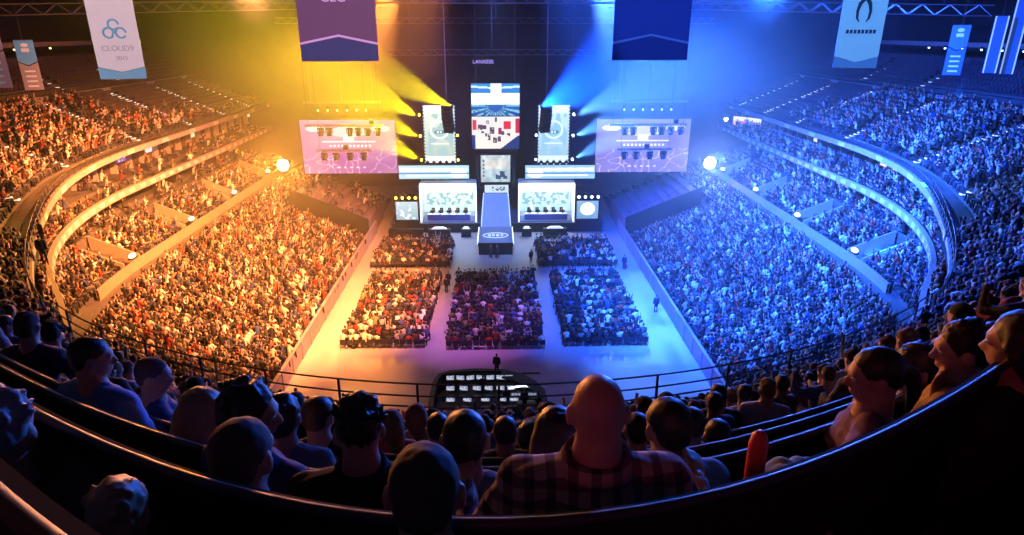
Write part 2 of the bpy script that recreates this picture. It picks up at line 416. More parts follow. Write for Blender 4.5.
def screen_lower(U, V):
    c = mixc((.55, .75, .85), (.85, .95, 1), V)
    c = mixc(c, (1, 1, .95), rect(U, V, .12, .88, .5, .85)); c = mixc(c, (.05, .1, .2), rect(U, V, .5, .9, .12, .42)*(hx(U, V, 4) > -.1))
    for i in range(5): c = mixc(c, (.1, .15, .3), rect(U, V, .06, .12, .2+.14*i, .27+.14*i))
    return c*(.9+.25*hx(U, V, 3))[..., None]
t = screen('centre_screen', (-.2, 80.0, 7.6), 3.7, 3.4, screen_lower, 'small bright square screen above the ramp between the booths', nx=48, ny=44)
MB().box((0, .3, -2.35), (5.0, .6, .25)).box((-2.3, .3, 0), (.5, .5, 4.6)).box((2.3, .3, 0), (.5, .5, 4.6)).box((0, .3, 2.2), (5, .5, .5)).build('screen_frame', K_, t)
def tiny(U, V):
    return mixc((.75, .9, 1), (.05, .1, .2), rect(U, V, .3, .85, .25, .75)*(hx(U, V, 5) > 0))
screen('ramp_head_screen', (-.1, 79.45, 5.15), 3.0, 1.0, tiny, 'narrow screen at the head of the ramp below the square screen', nx=36, ny=12)

# big hanging screen: arena burst above, match sheet below
def burst(U, V):
    c = mixc((.01, .06, .45), (.05, .35, .9), V)
    th = np.arctan2(V-.28, (U-.5)*1.5); r = np.hypot(U-.5, V-.28)
    c = mixc(c, (.35, .85, 1), (np.sin(th*23) > .2)*(r > .15)*.8*(V < .35))
    c = mixc(c, (1.3, 1.5, 1.6), rect(U, V, 0, 1, .36, .7)*(np.abs(U-.5)+.4 > .4)); c = mixc(c, (1.4, 1.5, 1.6), rect(U, V, .4, .62, .6, 1))
    c = mixc(c, (.9, 1.2, 1.5), (np.abs(V-.86-.1*np.abs(U-.5)) < .03)); c = mixc(c, (.02, .15, .3), (hx(U, V, 6) > .55)*(V < .34)); return c
def sheet(U, V):
    c = mixc((1.15, 1.05, .95), (1, .98, 1), V)
    cells = [(.12, .6, .1, .16), (.22, .62, .08, .12), (.3, .78, .06, .1), (.38, .48, .09, .2), (.48, .84, .05, .14), (.62, .44, .06, .12), (.44, .2, .09, .2), (.54, .24, .07, .16), (.34, .28, .05, .2), (.2, .5, .07, .07), (.74, .3, .06, .2), (.28, .4, .04, .1)]
    for x, y, w, h in cells: c = mixc(c, (.1, .06, .12), rect(U, V, x, x+w, y, y+h)*(hx(U, V, 9) > -.35))
    c = mixc(c, (.9, .03, .06), rect(U, V, .66, .82, .62, .86)); c = mixc(c, (.8, .05, .1), rect(U, V, .02, .1, .55, .9)*(V > .6)); c = mixc(c, (.7, .02, .08), rect(U, V, .92, 1, .5, .95))
    c = mixc(c, (.35, .02, .1), rect(U, V, .55, .63, .45, .66))
    c = mixc(c, (.02, .05, .25), ((U-.62)*1.1+(.42-V) > .38)*(V < .42)*1.0); c = mixc(c, (.02, .05, .3), rect(U, V, 0, .07, 0, .45)); return c
t = thing('hanging_screen', (-.15, 82, 13.7), 'tall hanging screen above the stage, arena picture over white match sheet', 'screen')
MB().box((0, .2, 0), (6.2, .3, 8.4)).build('screen_cabinet', K_, t)
panel('upper_picture', (0, 0, 2.15), 6.0, 3.9, burst, t, 72, 48); panel('lower_picture', (0, 0, -1.95), 6.0, 4.1, sheet, t, 72, 50)
for s in (-1, 1): MB().tube([(s*2.4, .2, 4.2), (s*2.4, .2, 16.2)], .04, 6).build('hanging_cable', STEEL, t)

# tower screens with the round emblem
def tower(U, V):
    c = mixc((.35, .55, .45), (.75, .85, .75), .5+.5*V); c = c*(.8+.3*V)[..., None]
    c = mixc(c, (.4, .6, .6), np.abs(hx(U, V, 1.4)) > .4); asp = .5
    c = mixc(c, (.95, 1, .95), circ(U, V, .5, .58, .145, asp, .018)); c = mixc(c, (.1, .25, .3), ((((U-.5)*.5/.09)**2+((V-.54)/.035)**2) < 1)); c = mixc(c, (.9, .95, .9), ((((U-.5)*.5/.065)**2+((V-.54)/.02)**2) < 1)*(np.sin(U*60) > -.2))
    c = mixc(c, (1, 1, 1), rect(U, V, .2, .8, .33, .355)); c = mixc(c, (1, 1, .95), rect(U, V, 0, 1, .86, 1)); c = mixc(c, (1, 1, 1), (V < .12))
    return c
def towerb(U, V): return tower(U, V)*np.array((.75, .95, 1.35))
for s, fn, lb in ((-1, tower, 'tall pale screen with round emblem left of the hanging screen'), (1, towerb, 'tall pale blue screen with round emblem right of the hanging screen')):
    t = screen('tower_screen', (s*7.2-(.05 if s < 0 else -.0), 82, 11.6), 3.8, 7.2, fn, lb, nx=56, ny=100, gain=1.25)
    mb = MB()
    for i in range(18):
        for q in (-1, 1): MB().box((q*1.95, -.1, -3.5+i*.41), (.1, .1, .16)).build('edge_light', LEDS, t)
    # loudspeaker array hanging before the screen
    a = thing('speaker_array', (s*6.1, 80.3, 15.3), 'curved black loudspeaker array hanging before the %s tower screen' % ('left' if s < 0 else 'right'), 'loudspeaker', rz=s*.5)
    for k in range(7):
        R = Matrix.Rotation(.09*k, 3, 'X'); mb = MB(); mb.box((0, .012*k*k, -k*.46-.2), (1.25, .75, .42), R=R)
        mb.build('speaker_box', K_, a); 
    MB().box((0, 0, .15), (1.3, .8, .12)).tube([(0, 0, .2), (0, 0, 14.3)], .05, 6).build('flying_frame', STEEL, a)
# side screens
def pitch(base, hi):
    def fn(U, V):
        n = hx(U, V, 1.1)*.5+hx(V, U, 2.3)*.3
        c = mixc(base, hi, .5+.7*n)
        net = (np.abs(hx(U, V, 5)) < .07)*(V < .45)*(.9); c = mixc(c, (.95, .75, .95), net*.7)
        c = mixc(c, (1, .97, 1), (((U-.5)/.2)**2+((V-.78)/.1)**2 < 1)*.6+rect(U, V, .22, .78, .58, .62)*.9)
        c = mixc(c, (1, 1, 1), (((U-.16)/.1)**2+((V-.84)/.06)**2 < 1)*.9+(((U-.84)/.1)**2+((V-.84)/.06)**2 < 1)*.9)
        c = mixc(c, (1, 1, 1), rect(U, V, .28, .74, .5, .55)*(np.sin(U*150) > -.5)); c = mixc(c, (1, 1, 1), rect(U, V, .44, .56, .62, .72))
        c = mixc(c, (.95, .9, 1), rect(U, V, .3, .7, .1, .13)*(np.sin(U*90) > .3)); return c
    return fn
sl = screen('side_screen', (-18.3, 80, 10.4), 11.6, 6.6, pitch((.38, .06, .42), (.72, .35, .55)), 'wide pink picture screen left of the stage', gain=1.0, nx=120, ny=70)
sr = screen('side_screen', (18.2, 80, 10.4), 11.7, 6.6, pitch((.18, .15, .55), (.40, .34, .75)), 'wide violet picture screen right of the stage', gain=1.05, nx=120, ny=70)

# bright strips over the booths
def strips(base):
    def fn(U, V):
        c = mixc(base, (1, 1, 1), rect(U, V, .02, .98, .55, .8)*(.7+.3*np.sin(U*40))); c = mixc(c, (1.2, 1.2, 1.1), (((U-.85)/.12)**2+((V-.35)/.25)**2 < 1))
        c = mixc(c, (.9, 1, 1), rect(U, V, .1, .9, .2, .3)); c = mixc(c, (.08, .2, .4), rect(U, V, 0, 1, .36, .46)); return c
    return fn
screen('header_screen', (-7.95, 79.8, 7.25), 8.8, 1.7, strips((.35, .55, .65)), 'long bright strip screen above the left player booth', nx=90, ny=20, gain=1.7)
screen('header_screen', (7.95, 79.8, 7.2), 8.8, 1.7, lambda U, V: strips((.25, .45, .9))(1-U, V), 'long bright strip screen above the right player booth', nx=90, ny=20, gain=1.7)

# ------------------------------------------------------------------ people: figure builder (one fused skin surface, clothes and hair over it)
SKIN = mat('skin', (.42, .24, .17), .55); SKIND = mat('skin_deep', (.20, .10, .07), .55)
def capsule(mb, a, b, ra, rb, n=10):
    a = Vector(a); b = Vector(b); mb.ball(a, ra, n, 7); mb.ball(b, rb, n, 7); mb.tube([a, b], [ra, rb], n)
WORK = bpy.data.scenes.new('workshop')
def baked(o):
    """mesh of o with its modifiers, evaluated in a scene of its own (fast)"""
    WORK.collection.objects.link(o); vl = WORK.view_layers[0]; vl.update(); dg = vl.depsgraph
    nm = bpy.data.meshes.new_from_object(o.evaluated_get(dg), depsgraph=dg); WORK.collection.objects.unlink(o); return nm
EYE = mat('eye_white', (.6, .58, .56), .3)
def folds(me, fn):
    """push the surface out along its normals by fn(point)"""
    n = len(me.vertices); co = np.empty(n*3, np.float32); nr = np.empty(n*3, np.float32); me.vertices.foreach_get('co', co); me.vertices.foreach_get('normal', nr)
    d = np.array([fn(Vector(p)) for p in co.reshape(-1, 3)], np.float32); me.vertices.foreach_set('co', (co.reshape(-1, 3)+nr.reshape(-1, 3)*d[:, None]).ravel()); me.update()
def remesh(mb, name, m, vox, smooth_it=3, parent=None):
    me = mb.mesh(name); o = bpy.data.objects.new(name, me)
    r = o.modifiers.new('r', 'REMESH'); r.mode = 'VOXEL'; r.voxel_size = vox
    s_ = o.modifiers.new('s', 'SMOOTH'); s_.iterations = smooth_it; s_.factor = .5
    nm = baked(o); COL.objects.link(o)
    o.modifiers.clear(); o.data = nm; nm.name = name; bpy.data.meshes.remove(me)
    nm.materials.clear(); nm.materials.append(m); nm.polygons.foreach_set('use_smooth', [True]*len(nm.polygons))
    o.parent = parent; return o
def hand(mb, w, d, side, up=Vector((0, 0, 1)), curl=.5, r=.0085):
    """palm, four bent fingers, thumb; w wrist, d finger direction, side = thumb side"""
    d = Vector(d).normalized(); side = Vector(side); side = (side-d*side.dot(d)).normalized(); nrm = d.cross(side)
    R = Matrix((side, d, nrm)).transposed()
    mb.ball(w+d*.045, (.040, .050, .016), 12, 8, R)
    for i, (o, l) in enumerate(((.030, .068), (.011, .078), (-.009, .072), (-.028, .056))):
        p0 = w+d*.078+side*o; p1 = p0+d*l*.45-nrm*curl*.010; p2 = p1+(d*.8-nrm*curl).normalized()*l*.33; p3 = p2+(d*.5-nrm*curl*1.4).normalized()*l*.25
        mb.tube([p0-d*.02, p0, p1, p2, p3], [r, r, r*.95, r*.88, r*.7], 8); mb.ball(p3, r*.75, 8, 5)
    p0 = w+d*.02+side*.03; p1 = p0+(d*.6+side*.8).normalized()*.035; p2 = p1+(d*.9+side*.3-nrm*.3).normalized()*.032
    mb.tube([w+d*.01+side*.01, p0, p1, p2], [r*1.3, r*1.2, r, r*.8], 8); mb.ball(p2, r*.8, 8, 5)
def figure(root, head=(0, .03, 1.17), yaw=0, tilt=-.2, skin=SKIN, shirt=None, pants=None, hair=None, hairstyle='short', vox=.012,
           arms=((0, 0),), seated=True, sc=1.0, long_sleeve=True, lean=0.0, armL='lap', armR='lap', build=1.0, collar=False, hatch=None, hands=True):
    """+y is where the person faces; root at the feet's floor under the pelvis"""
    H = Vector(head)
    if seated: P = Vector((0, -.02, .50)); Ch = Vector((0, .02+lean*.45, .86)); Nk = Vector((H.x*.7, (H.y-.01)*.75+Ch.y*.25, H.z-.14))
    else: P = Vector((0, 0, .92)); Ch = Vector((0, .0+lean*.3, 1.28)); Nk = Vector((H.x*.7, (H.y-.01)*.8, H.z-.14))
    shz = Nk.z-.055; SW = .19*build
    b = MB(); s = MB(); pn = MB()
    # head
    R = (Matrix.Rotation(yaw, 3, 'Z') @ Matrix.Rotation(tilt, 3, 'X'))
    def h(x, y, z): return H+R @ Vector((x, y, z))
    b.ball(h(0, -.008, .022), (.076, .095, .092), 20, 14, R); b.ball(h(0, .03, -.04), (.058, .062, .075), 16, 10, R); b.ball(h(0, -.020, -.030), (.069, .068, .068), 16, 10, R); b.ball(h(0, .05, -.085), (.030, .030, .024), 10, 8, R)
    b.ball(h(0, .083, .030), (.050, .014, .014), 12, 8, R)
    b.tube([h(0, .085, .02), h(0, .112, -.022)], [.009, .014], 8); b.ball(h(0, .106, -.024), (.017, .014, .011), 10, 6, R)
    b.ball(h(0, .088, -.056), (.024, .011, .006), 10, 6, R); b.ball(h(0, .087, -.066), (.021, .011, .007), 10, 6, R)
    for q in (-1, 1): b.ball(h(q*.0845, -.006, -.006), (.011, .021, .034), 10, 8, R @ Matrix.Rotation(q*.35, 3, 'Z')); b.ball(h(q*.030, .080, .010), (.014, .008, .010), 8, 6, R)
    # neck and torso
    b.tube([Nk-Vector((0, .01, .05)), h(0, -.018, -.06)], [.076*build**.8, .058*build**.8], 14)
    tor = [(P, .165*build, .115), ((P+Ch)/2, .155*build, .115), (Ch, .175*build, .125), (Vector((0, 0, 0))+Nk-Vector((0, .01, .09)), .150*build, .100)]
    def torso(mb, g):
        vs = []; n = 18
        lv = [(tor[0][0]-Vector((0, 0, .08)), .12, .08)]+tor+[(Nk+Vector((0, -.005, -.03)), .07*build, .06)]
        for c, rx, ry in lv:
            for k in range(n): a = 2*PI*k/n; vs.append(c+Vector(((rx+g)*math.cos(a), (ry+g)*math.sin(a), 0)))
        L = len(lv)
        mb.add(vs, [(i*n+k, i*n+(k+1) % n, (i+1)*n+(k+1) % n, (i+1)*n+k) for i in range(L-1) for k in range(n)]+[tuple(range(n-1, -1, -1)), tuple((L-1)*n+k for k in range(n))])
        for q in (-1, 1): capsule(mb, (Nk.x*.6+q*.07, Nk.y-.012, Nk.z-.045), (q*(SW-.01), Nk.y-.01, shz-.045), .045+g, .062*build+g)
    torso(b, 0); torso(s, .016)
    for q, am in ((-1, armL), (1, armR)):
        sh = Vector((q*SW, Nk.y-.01, shz-.05))
        if am == 'lap': el = sh+Vector((q*.07, .06, -.27)); wr = Vector((q*.09, el.y+.21, el.z-.02+.0))
        elif am == 'hip': el = sh+Vector((q*.22, -.04, -.22)); wr = sh+Vector((q*.02, .05, -.42))
        elif am == 'face': el = sh+Vector((q*.10, .17, -.24)); wr = h(q*.05, .115, -.20)
        elif am == 'up': el = sh+Vector((q*.12, .17, -.05)); wr = el+Vector((-q*.02, .06, .25))
        elif am == 'rest': el = sh+Vector((q*.16, .03, -.24)); wr = el+Vector((q*.02, .22, .06))
        else: el = sh+Vector((q*.05, 0, -.28)); wr = el+Vector((0, .05, -.25))
        capsule(b, sh, el, .050*build, .040); capsule(b, el, wr, .040, .027)
        d = wr-el
        if am == 'face': d = Vector((0, .1, 1))
        if hands: hand(b, wr, d, Vector((-q, 0, .4)), r=max(.0085, vox*.9))
        capsule(s, sh, el if long_sleeve else sh+(el-sh)*.62, .064*build, .053)
        if long_sleeve: capsule(s, el, el+(wr-el)*.88, .052, .038)
    for q in (-1, 1):
        hp = P+Vector((q*.09, 0, -.02)); kn = P+Vector((q*.13, .43, .02)) if seated else Vector((q*.10, .02, .50)); an = Vector((kn.x, kn.y+.02, .09))
        capsule(b, hp, kn, .075, .055); capsule(b, kn, an, .052, .038); b.ball(an+Vector((0, .07, -.05)), (.04, .11, .038), 12, 8)
        capsule(pn, hp, kn, .092, .068); capsule(pn, kn, an+Vector((0, 0, .04)), .066, .055)
    pn.ball(P-Vector((0, 0, .01)), (.175*build, .135, .13), 14, 10)
    body = remesh(b, 'body', skin, vox, parent=root)
    body.name = 'body'
    so = remesh(s, 'shirt', shirt, max(vox, .012), parent=root)
    folds(so.data, lambda q: abs(noise.noise(Vector((q.x*9, q.y*9, q.z*17))))*.020-.005+noise.noise(q*28)*.003)
    remesh(pn, 'trousers', pants or mat('denim_dark', (.03, .035, .06), .8), max(vox*1.5, .02), parent=root)
    if vox <= .014:
        for q in (-1, 1):
            e = MB().ball(h(q*.030, .081, .012), .0115, 10, 6, R).build('eye', EYE, root, True)
            MB().ball(h(q*.031, .0905, .011), .0045, 8, 5, R).build('pupil', K_, e, True)
    if collar:
        c = MB(); n = 20; vs = []
        for k in range(n):
            a = 2*PI*k/n; cx, cy = math.cos(a), math.sin(a)
            for rr, zz in ((.072, .02), (.080, .028), (.105, -.03), (.090, -.035)): vs.append(Nk+Vector((cx*rr*build, cy*rr*.9*build-.01, zz+.01*cy)))
        c.add(vs, [(4*k+j, 4*((k+1) % n)+j, 4*((k+1) % n)+(j+1) % 4, 4*k+(j+1) % 4) for k in range(n) for j in range(4)]); c.build('collar', shirt, root, True)
    if hair:
        hm = MB()
        if hairstyle == 'short':
            hm.ball(h(0, -.018, .036), (.081, .097, .086), 20, 14, R); hm.ball(h(0, -.046, -.012), (.070, .058, .062), 16, 10, R)
        elif hairstyle == 'tousled':
            rr = random.Random(len(bpy.data.objects)); hm.ball(h(0, -.018, .038), (.084, .099, .092), 20, 14, R); hm.ball(h(0, -.052, -.005), (.078, .062, .080), 16, 10, R)
            for i in range(46):
                a = rr.uniform(0, 2*PI); e = rr.uniform(.15, 1.5); v = Vector((math.cos(a)*math.cos(e)*.08, -.03+math.sin(a)*math.cos(e)*.09, .04+math.sin(e)*.085))
                if v.y > .05 and v.z < .08: continue
                p = h(*v); d = (R @ (v-Vector((0, -.02, .02)))).normalized(); hm.tube([p-d*.02, p+d*.012+R @ Vector((rr.uniform(-.02, .02), rr.uniform(-.02, .02), .008))], [.017, .007], 6)
        elif hairstyle == 'spiky':
            rr = random.Random(5); hm.ball(h(0, -.018, .038), (.083, .098, .09), 20, 14, R)
            for i in range(60):
                a = rr.uniform(0, 2*PI); e = rr.uniform(.1, 1.5); v = Vector((math.cos(a)*math.cos(e)*.08, -.03+math.sin(a)*math.cos(e)*.09, .04+math.sin(e)*.085))
                p = h(*v); d = (R @ (v-Vector((0, -.01, .0)))).normalized(); hm.tube([p-d*.02, p+d*.045], [.016, .005], 6)
        elif hairstyle == 'long':
            hm.ball(h(0, -.020, .036), (.090, .102, .094), 20, 14, R); hm.tube([h(0, -.03, .05), h(0, -.060, -.03), h(0, -.075, -.12), h(0, -.085, -.24)], [.085, .088, .082, .045], 14)
            for q in (-1, 1): hm.tube([h(q*.05, .0, .06), h(q*.078, .01, -.02), h(q*.078, -.01, -.12), h(q*.06, -.03, -.2)], [.04, .032, .032, .018], 10)
        elif hairstyle == 'tied':
            hm.ball(h(0, -.020, .036), (.084, .100, .09), 20, 14, R); hm.ball(h(0, -.055, -.0), (.07, .058, .066), 16, 10, R)
            hm.tube([h(0, -.10, .03), h(0, -.14, .0), h(0, -.145, -.08), h(0, -.12, -.18)], [.022, .034, .032, .012], 10)
        elif hairstyle == 'cap':
            hm.ball(h(0, -.012, .040), (.085, .102, .092), 20, 14, R); hm.ball(h(0, .10, .045), (.065, .07, .010), 16, 8, R); hm.ball(h(0, -.05, .0), (.075, .058, .06), 16, 10, R)
        elif hairstyle == 'hood':
            hm.ball(h(0, -.025, .025), (.105, .118, .118), 20, 14, R); hm.tube([h(0, -.04, -.03), Nk+Vector((0, -.03, -.02))], [.10, .12], 16)
        # open the front so that the face shows
        ob = remesh(hm, {'cap': 'cap', 'hood': 'hood'}.get(hairstyle, 'hair'), hair, max(.009, vox), 2, root)
        me = ob.data; bm = bmesh.new(); bm.from_mesh(me)
        fr_, am_ = (55, .007) if hairstyle in ('tousled', 'spiky', 'hood') else ((40, .0035) if hairstyle != 'long' else (45, .006))
        for v in bm.verts: q = v.co; v.co = q+v.normal*(noise.noise(Vector((q.x*fr_, q.y*fr_, q.z*fr_*.45)))*am_+noise.noise(q*130)*am_*.4)
        if hairstyle != 'cap': bmesh.ops.bisect_plane(bm, geom=bm.verts[:]+bm.edges[:]+bm.faces[:], plane_co=h(0, .03, 0), plane_no=R @ Vector((0, 1, -.55)), clear_outer=True)
        if hairstyle in ('short', 'tousled', 'spiky', 'cap'): bmesh.ops.bisect_plane(bm, geom=bm.verts[:]+bm.edges[:]+bm.faces[:], plane_co=h(0, -.06, -.060), plane_no=R @ Vector((0, .5, -1)), clear_outer=True)
        bm.to_mesh(me); bm.free()
    return body
HAIRS = {'black': mat('hair_black', (.012, .010, .010), .5), 'brown': mat('hair_brown', (.05, .028, .015), .5), 'fair': mat('hair_fair', (.30, .20, .10), .5), 'grey': mat('hair_grey', (.3, .3, .3), .6)}
CLO = lambda n, c: mat('cloth_'+n, c, .85, vary=.15, scale=30)

# ------------------------------------------------------------------ the two player booths
def booth(sx):
    side = 'left' if sx < 0 else 'right'
    t = thing('player_booth', (sx*6.15, 78, 1.2), 'bright %s player booth with white walls on the stage' % side, 'booth')
    w, d, hgt = 6.9, 2.6, 4.9
    def back(U, V):
        c = mixc((.45, .7, .65) if sx < 0 else (.35, .6, .85), (.85, .95, .85) if sx < 0 else (.75, .92, 1), V)
        c = mixc(c, (.12, .3, .35), (hx(U, V, 7) > .15)*rect(U, V, .05, .97, .2, .62)*.75); c = mixc(c, (1.1, 1.1, 1), V > .8); c = mixc(c, (1, 1, 1), (hx(U, V, 4) > .6)*.8); return c
    o = panel('back_screen', (0, d, 2.75), w-.3, 4.1, back, t, 90, 50, gain=1.6)
    MB().box((0, d+.1, 2.45), (w, .14, hgt)).build('back_wall', WHITE, t)
    for s in (-1, 1): MB().box((s*w/2, d/2, 2.45), (.14, d, hgt)).build('side_wall', WHITE, t)
    MB().box((0, d/2, hgt), (w+.1, d, .16)).build('roof', WHITE, t)
    MB().box((0, -.05, hgt-.05), (w+.1, .1, .3)).build('roof_light', LEDW, t)
    for s in (-1, 1): MB().box((s*w/2, -.05, 2.4), (.18, .1, 4.7)).build('post_light', LEDW, t)
    MB().box((0, d/2, .05), (w, d, .1)).build('booth_floor', SG, t)
    l = bpy.data.lights.new('booth_lamp', 'AREA'); l.energy = 500; l.color = (.8, .9, 1); l.size = 5; l.shape = 'RECTANGLE'; l.size_y = 1.5
    lo = link('booth_lamp', l, t, (0, 1.2, hgt-.15)); lo.rotation_euler = (0, 0, 0)
    # long desk
    dk = thing('player_desk', (sx*6.15, 78.55, 1.3), 'long white desk with dark front in the %s booth' % side, 'desk')
    MB().box((0, .3, .78), (5.4, .8, .06)).build('desk_top', WHITE, dk)
    MB().box((0, -.06, .42), (5.4, .05, .72)).build('front_panel', mat('desk_front', (.08, .10, .30), .5), dk)
    for s in (-1, 1): MB().box((s*2.6, .3, .4), (.06, .7, .76)).build('leg', WHITE, dk)
    for i in range(5):
        x = sx*6.15-2.1+1.05*i
        m = thing('monitor', (x, 78.72, 2.11), 'black monitor on the %s booth desk, seen from behind' % side, 'monitor', 'monitors on the %s booth desk' % side)
        MB().box((0, 0, .30), (.58, .05, .36)).build('display', K2, m); MB().box((0, .02, .07), (.05, .04, .14)).box((0, .03, .01), (.26, .18, .02)).build('stand', K_, m)
        c = thing('player_chair', (x, 79.75, 1.3), 'dark high-backed player chair behind the %s booth desk' % side, 'chair', 'player chairs in the %s booth' % side)
        MB().box((0, 0, .48), (.5, .5, .1)).build('seat', K_, c); MB().box((0, .27, .9), (.5, .09, .75), taper=.85).build('backrest', K_, c)
        MB().tube([(0, 0, .08), (0, 0, .45)], .035).build('stem', STEEL, c)
        mb = MB(); [mb.tube([(0, 0, .08), (.28*math.cos(a), .28*math.sin(a), .04)], .025, 6) for a in [2*PI*k/5 for k in range(5)]]; mb.build('base', K_, c)
for sx in (-1, 1): booth(sx)
pc = None
def player_proto(shirt, hair):
    t = bpy.data.objects.new('player', None); COL.objects.link(t); figure(t, shirt=shirt, hair=hair, vox=.025, hands=False); return t
pp = [player_proto(CLO('player_white', (.6, .6, .65)), HAIRS['brown']), player_proto(CLO('player_navy', (.03, .05, .2)), HAIRS['black'])]
for si, sx in enumerate((-1, 1)):
    side = 'left' if sx < 0 else 'right'
    for i in range(5):
        p = pp[si] if i == 0 else copy_tree(pp[si]); p.location = (sx*6.15-2.1+1.05*i, 79.6, 1.3); p.rotation_euler = (0, 0, PI)
        tag(p, 'player in %s shirt seated behind the %s booth desk' % ('white' if si == 0 else 'navy', side), 'person', 'players in the %s booth' % side)
# small corner screens
def corner(U, V):
    c = mixc((.35, .6, .75), (.7, .9, .95), V); return mixc(c, (1.1, 1.1, 1.1), (hx(U, V, 3) > .3))
def cornerd(U, V):
    c = mixc((.2, .4, .7), (.4, .7, .9), V*(.5+.5*hx(U, V, 2))); return mixc(c, (1.3, 1.35, 1.4), circ(U, V, .5, .55, .36, 1.05))
for s, fn, lb in ((-1, corner, 'small square screen on the stage left of the left booth'), (1, cornerd, 'small square screen with white disc right of the right booth')):
    t = screen('corner_screen', (s*11.3, 77.6, 2.85), 2.7, 2.3, fn, lb, nx=40, ny=36); MB().box((0, .2, -1.45), (3, .8, .5)).build('foot', K_, t)
# boxes at the front of the stage
for x, w, lb in ((-7.2, 2.7, 'wide black subwoofer before the left booth'), (-3.9, 1.2, 'small black subwoofer between left booth and ramp'), (3.6, 1.2, 'small black subwoofer between ramp and right booth'), (7.1, 2.9, 'wide black subwoofer before the right booth'), (-11.3, 4.2, 'long low black box before the left corner screen')):
    t = thing('subwoofer', (x, 75.9, 0), lb, 'loudspeaker'); MB().box((0, 0, .5), (w, .8, 1.0)).build('cabinet', K_, t)
    MB().box((0, -.42, .5), (w-.15, .04, .8)).build('grille', K2, t)
    if w < 4: mb = MB(); mb.prism([(-w*.35, 1.0), (w*.35, 1.0), (w*.2, 1.22), (-w*.2, 1.22)], -.2, .2); mb.build('footlight', mat('footlight_white', (.8, .8, .8), .5, emit=(.8, .9, 1), es=.8), t)

# ------------------------------------------------------------------ trusses and lamps
def truss(name, a, b, label, sz=.5, cat='truss', drop=0, n=None):
    a = Vector(a); b = Vector(b); t = thing(name, a, label, cat); d = b-a; L = d.length; u = d.normalized(); s = u.cross(Vector((0, 0, 1))).normalized()*sz/2; z = Vector((0, 0, sz/2))
    mb = MB(); n = n or max(2, int(L/(sz*1.2)))
    for p, q in ((s, z), (s, -z), (-s, z), (-s, -z)): mb.tube([p+q, d+p+q], .05, 6)
    mb.build('chord', STEEL, t); mb = MB()
    for i in range(n):
        p0 = u*(L*i/n); p1 = u*(L*(i+1)/n); f = 1 if i % 2 else -1
        for q in (s, -s): mb.tube([p0+q+z*f, p1+q-z*f], .03, 5)
        for q in (z, -z): mb.tube([p0+s*f+q, p1-s*f+q], .03, 5)
    mb.build('lacing', STEEL, t)
    if drop:
        for k in (.1, .5, .9): MB().tube([u*L*k+z, u*L*k+Vector((0, 0, drop))], .025, 5).build('hanging_cable', STEEL, t)
    return t
LENS = {}
def lens(c, e):
    k = (c, e)
    if k not in LENS: LENS[k] = mat('lens_%d' % len(LENS), (.5, .5, .5), .3, emit=c, es=e)
    return LENS[k]
HEADP = {}
def moving_head(loc, aim, c, e, label, group, r=.22, up=False):
    """yoke lamp hung under a bar; aim is the point it looks at"""
    key = (c, e, r)
    d = (Vector(aim)-Vector(loc)).normalized()
    if key not in HEADP:
        base = bpy.data.objects.new('moving_head_lamp', None); COL.objects.link(base)
        MB().box((0, 0, .42), (r*2.4, r*1.6, .2)).tube([(0, 0, .5), (0, 0, .72)], .04, 6).build('base', K_, base)
        mb = MB()
        for s in (-1, 1): mb.box((s*r*1.25, 0, .16), (.06, r*.7, .5))
        mb.build('yoke', K_, base)
        hd = MB().tube([(0, r*1.3, 0), (0, r*.8, 0), (0, -r*1.2, 0), (0, -r*1.5, 0)], [r*.6, r*.95, r, r*.9], 14).build('lamp_head', K_, base, True)
        MB().ball((0, -r*1.45, 0), (r*.85, r*.25, r*.85), 14, 8).build('lens', lens(c, e), hd, True)
        HEADP[key] = base; o = base
    else: o = copy_tree(HEADP[key])
    o.location = loc; o.rotation_euler = (0, 0, math.atan2(d.x, -d.y))
    hd = [k for k in o.children if k.name.startswith('lamp_head')][0]; hd.rotation_euler = (math.atan2(d.z, math.hypot(d.x, d.y))*-1, 0, 0)
    return tag(o, label, 'stage lamp', group)
truss('lighting_truss', (-12.6, 80.5, 21.5), (11.6, 80.5, 21.5), 'long grey lighting truss high above the hanging screen', .6, drop=8)
truss('lighting_truss', (-26, 62, 26.6), (26, 62, 26.6), 'dim truss across the hall under the roof, nearer than the stage truss', .7, drop=3)
truss('lighting_truss', (-30, 94, 25.2), (30, 94, 25.2), 'dim rear truss across the hall behind the stage', .7, drop=4)
sgn = thing('hall_sign', (-1.6, 81, 20.4), 'small pale violet lettered sign under the long stage truss', 'sign')
def text(s, size, loc, m, parent, rz=0, name='lettering', ext=.015, align='CENTER'):
    cu = bpy.data.curves.new(name, 'FONT'); cu.body = s; cu.size = size; cu.extrude = ext; cu.align_x = align; cu.align_y = 'CENTER'
    o = bpy.data.objects.new(name, cu); me = baked(o); bpy.data.objects.remove(o); me.materials.clear(); me.materials.append(m)
    o = link(name, me, parent, loc); o.rotation_euler = (PI/2, 0, rz); return o
text('LANXESS', .62, (0, 0, 0), mat('sign_violet', (.5, .4, .8), .5, emit=(.55, .45, .95), es=.8), sgn)
MB().box((0, .06, 0), (2.5, .06, .75)).build('sign_backing', K_, sgn)
YL, WLc, BLc = (1, .75, .05), (.8, .9, 1), (.35, .6, 1)
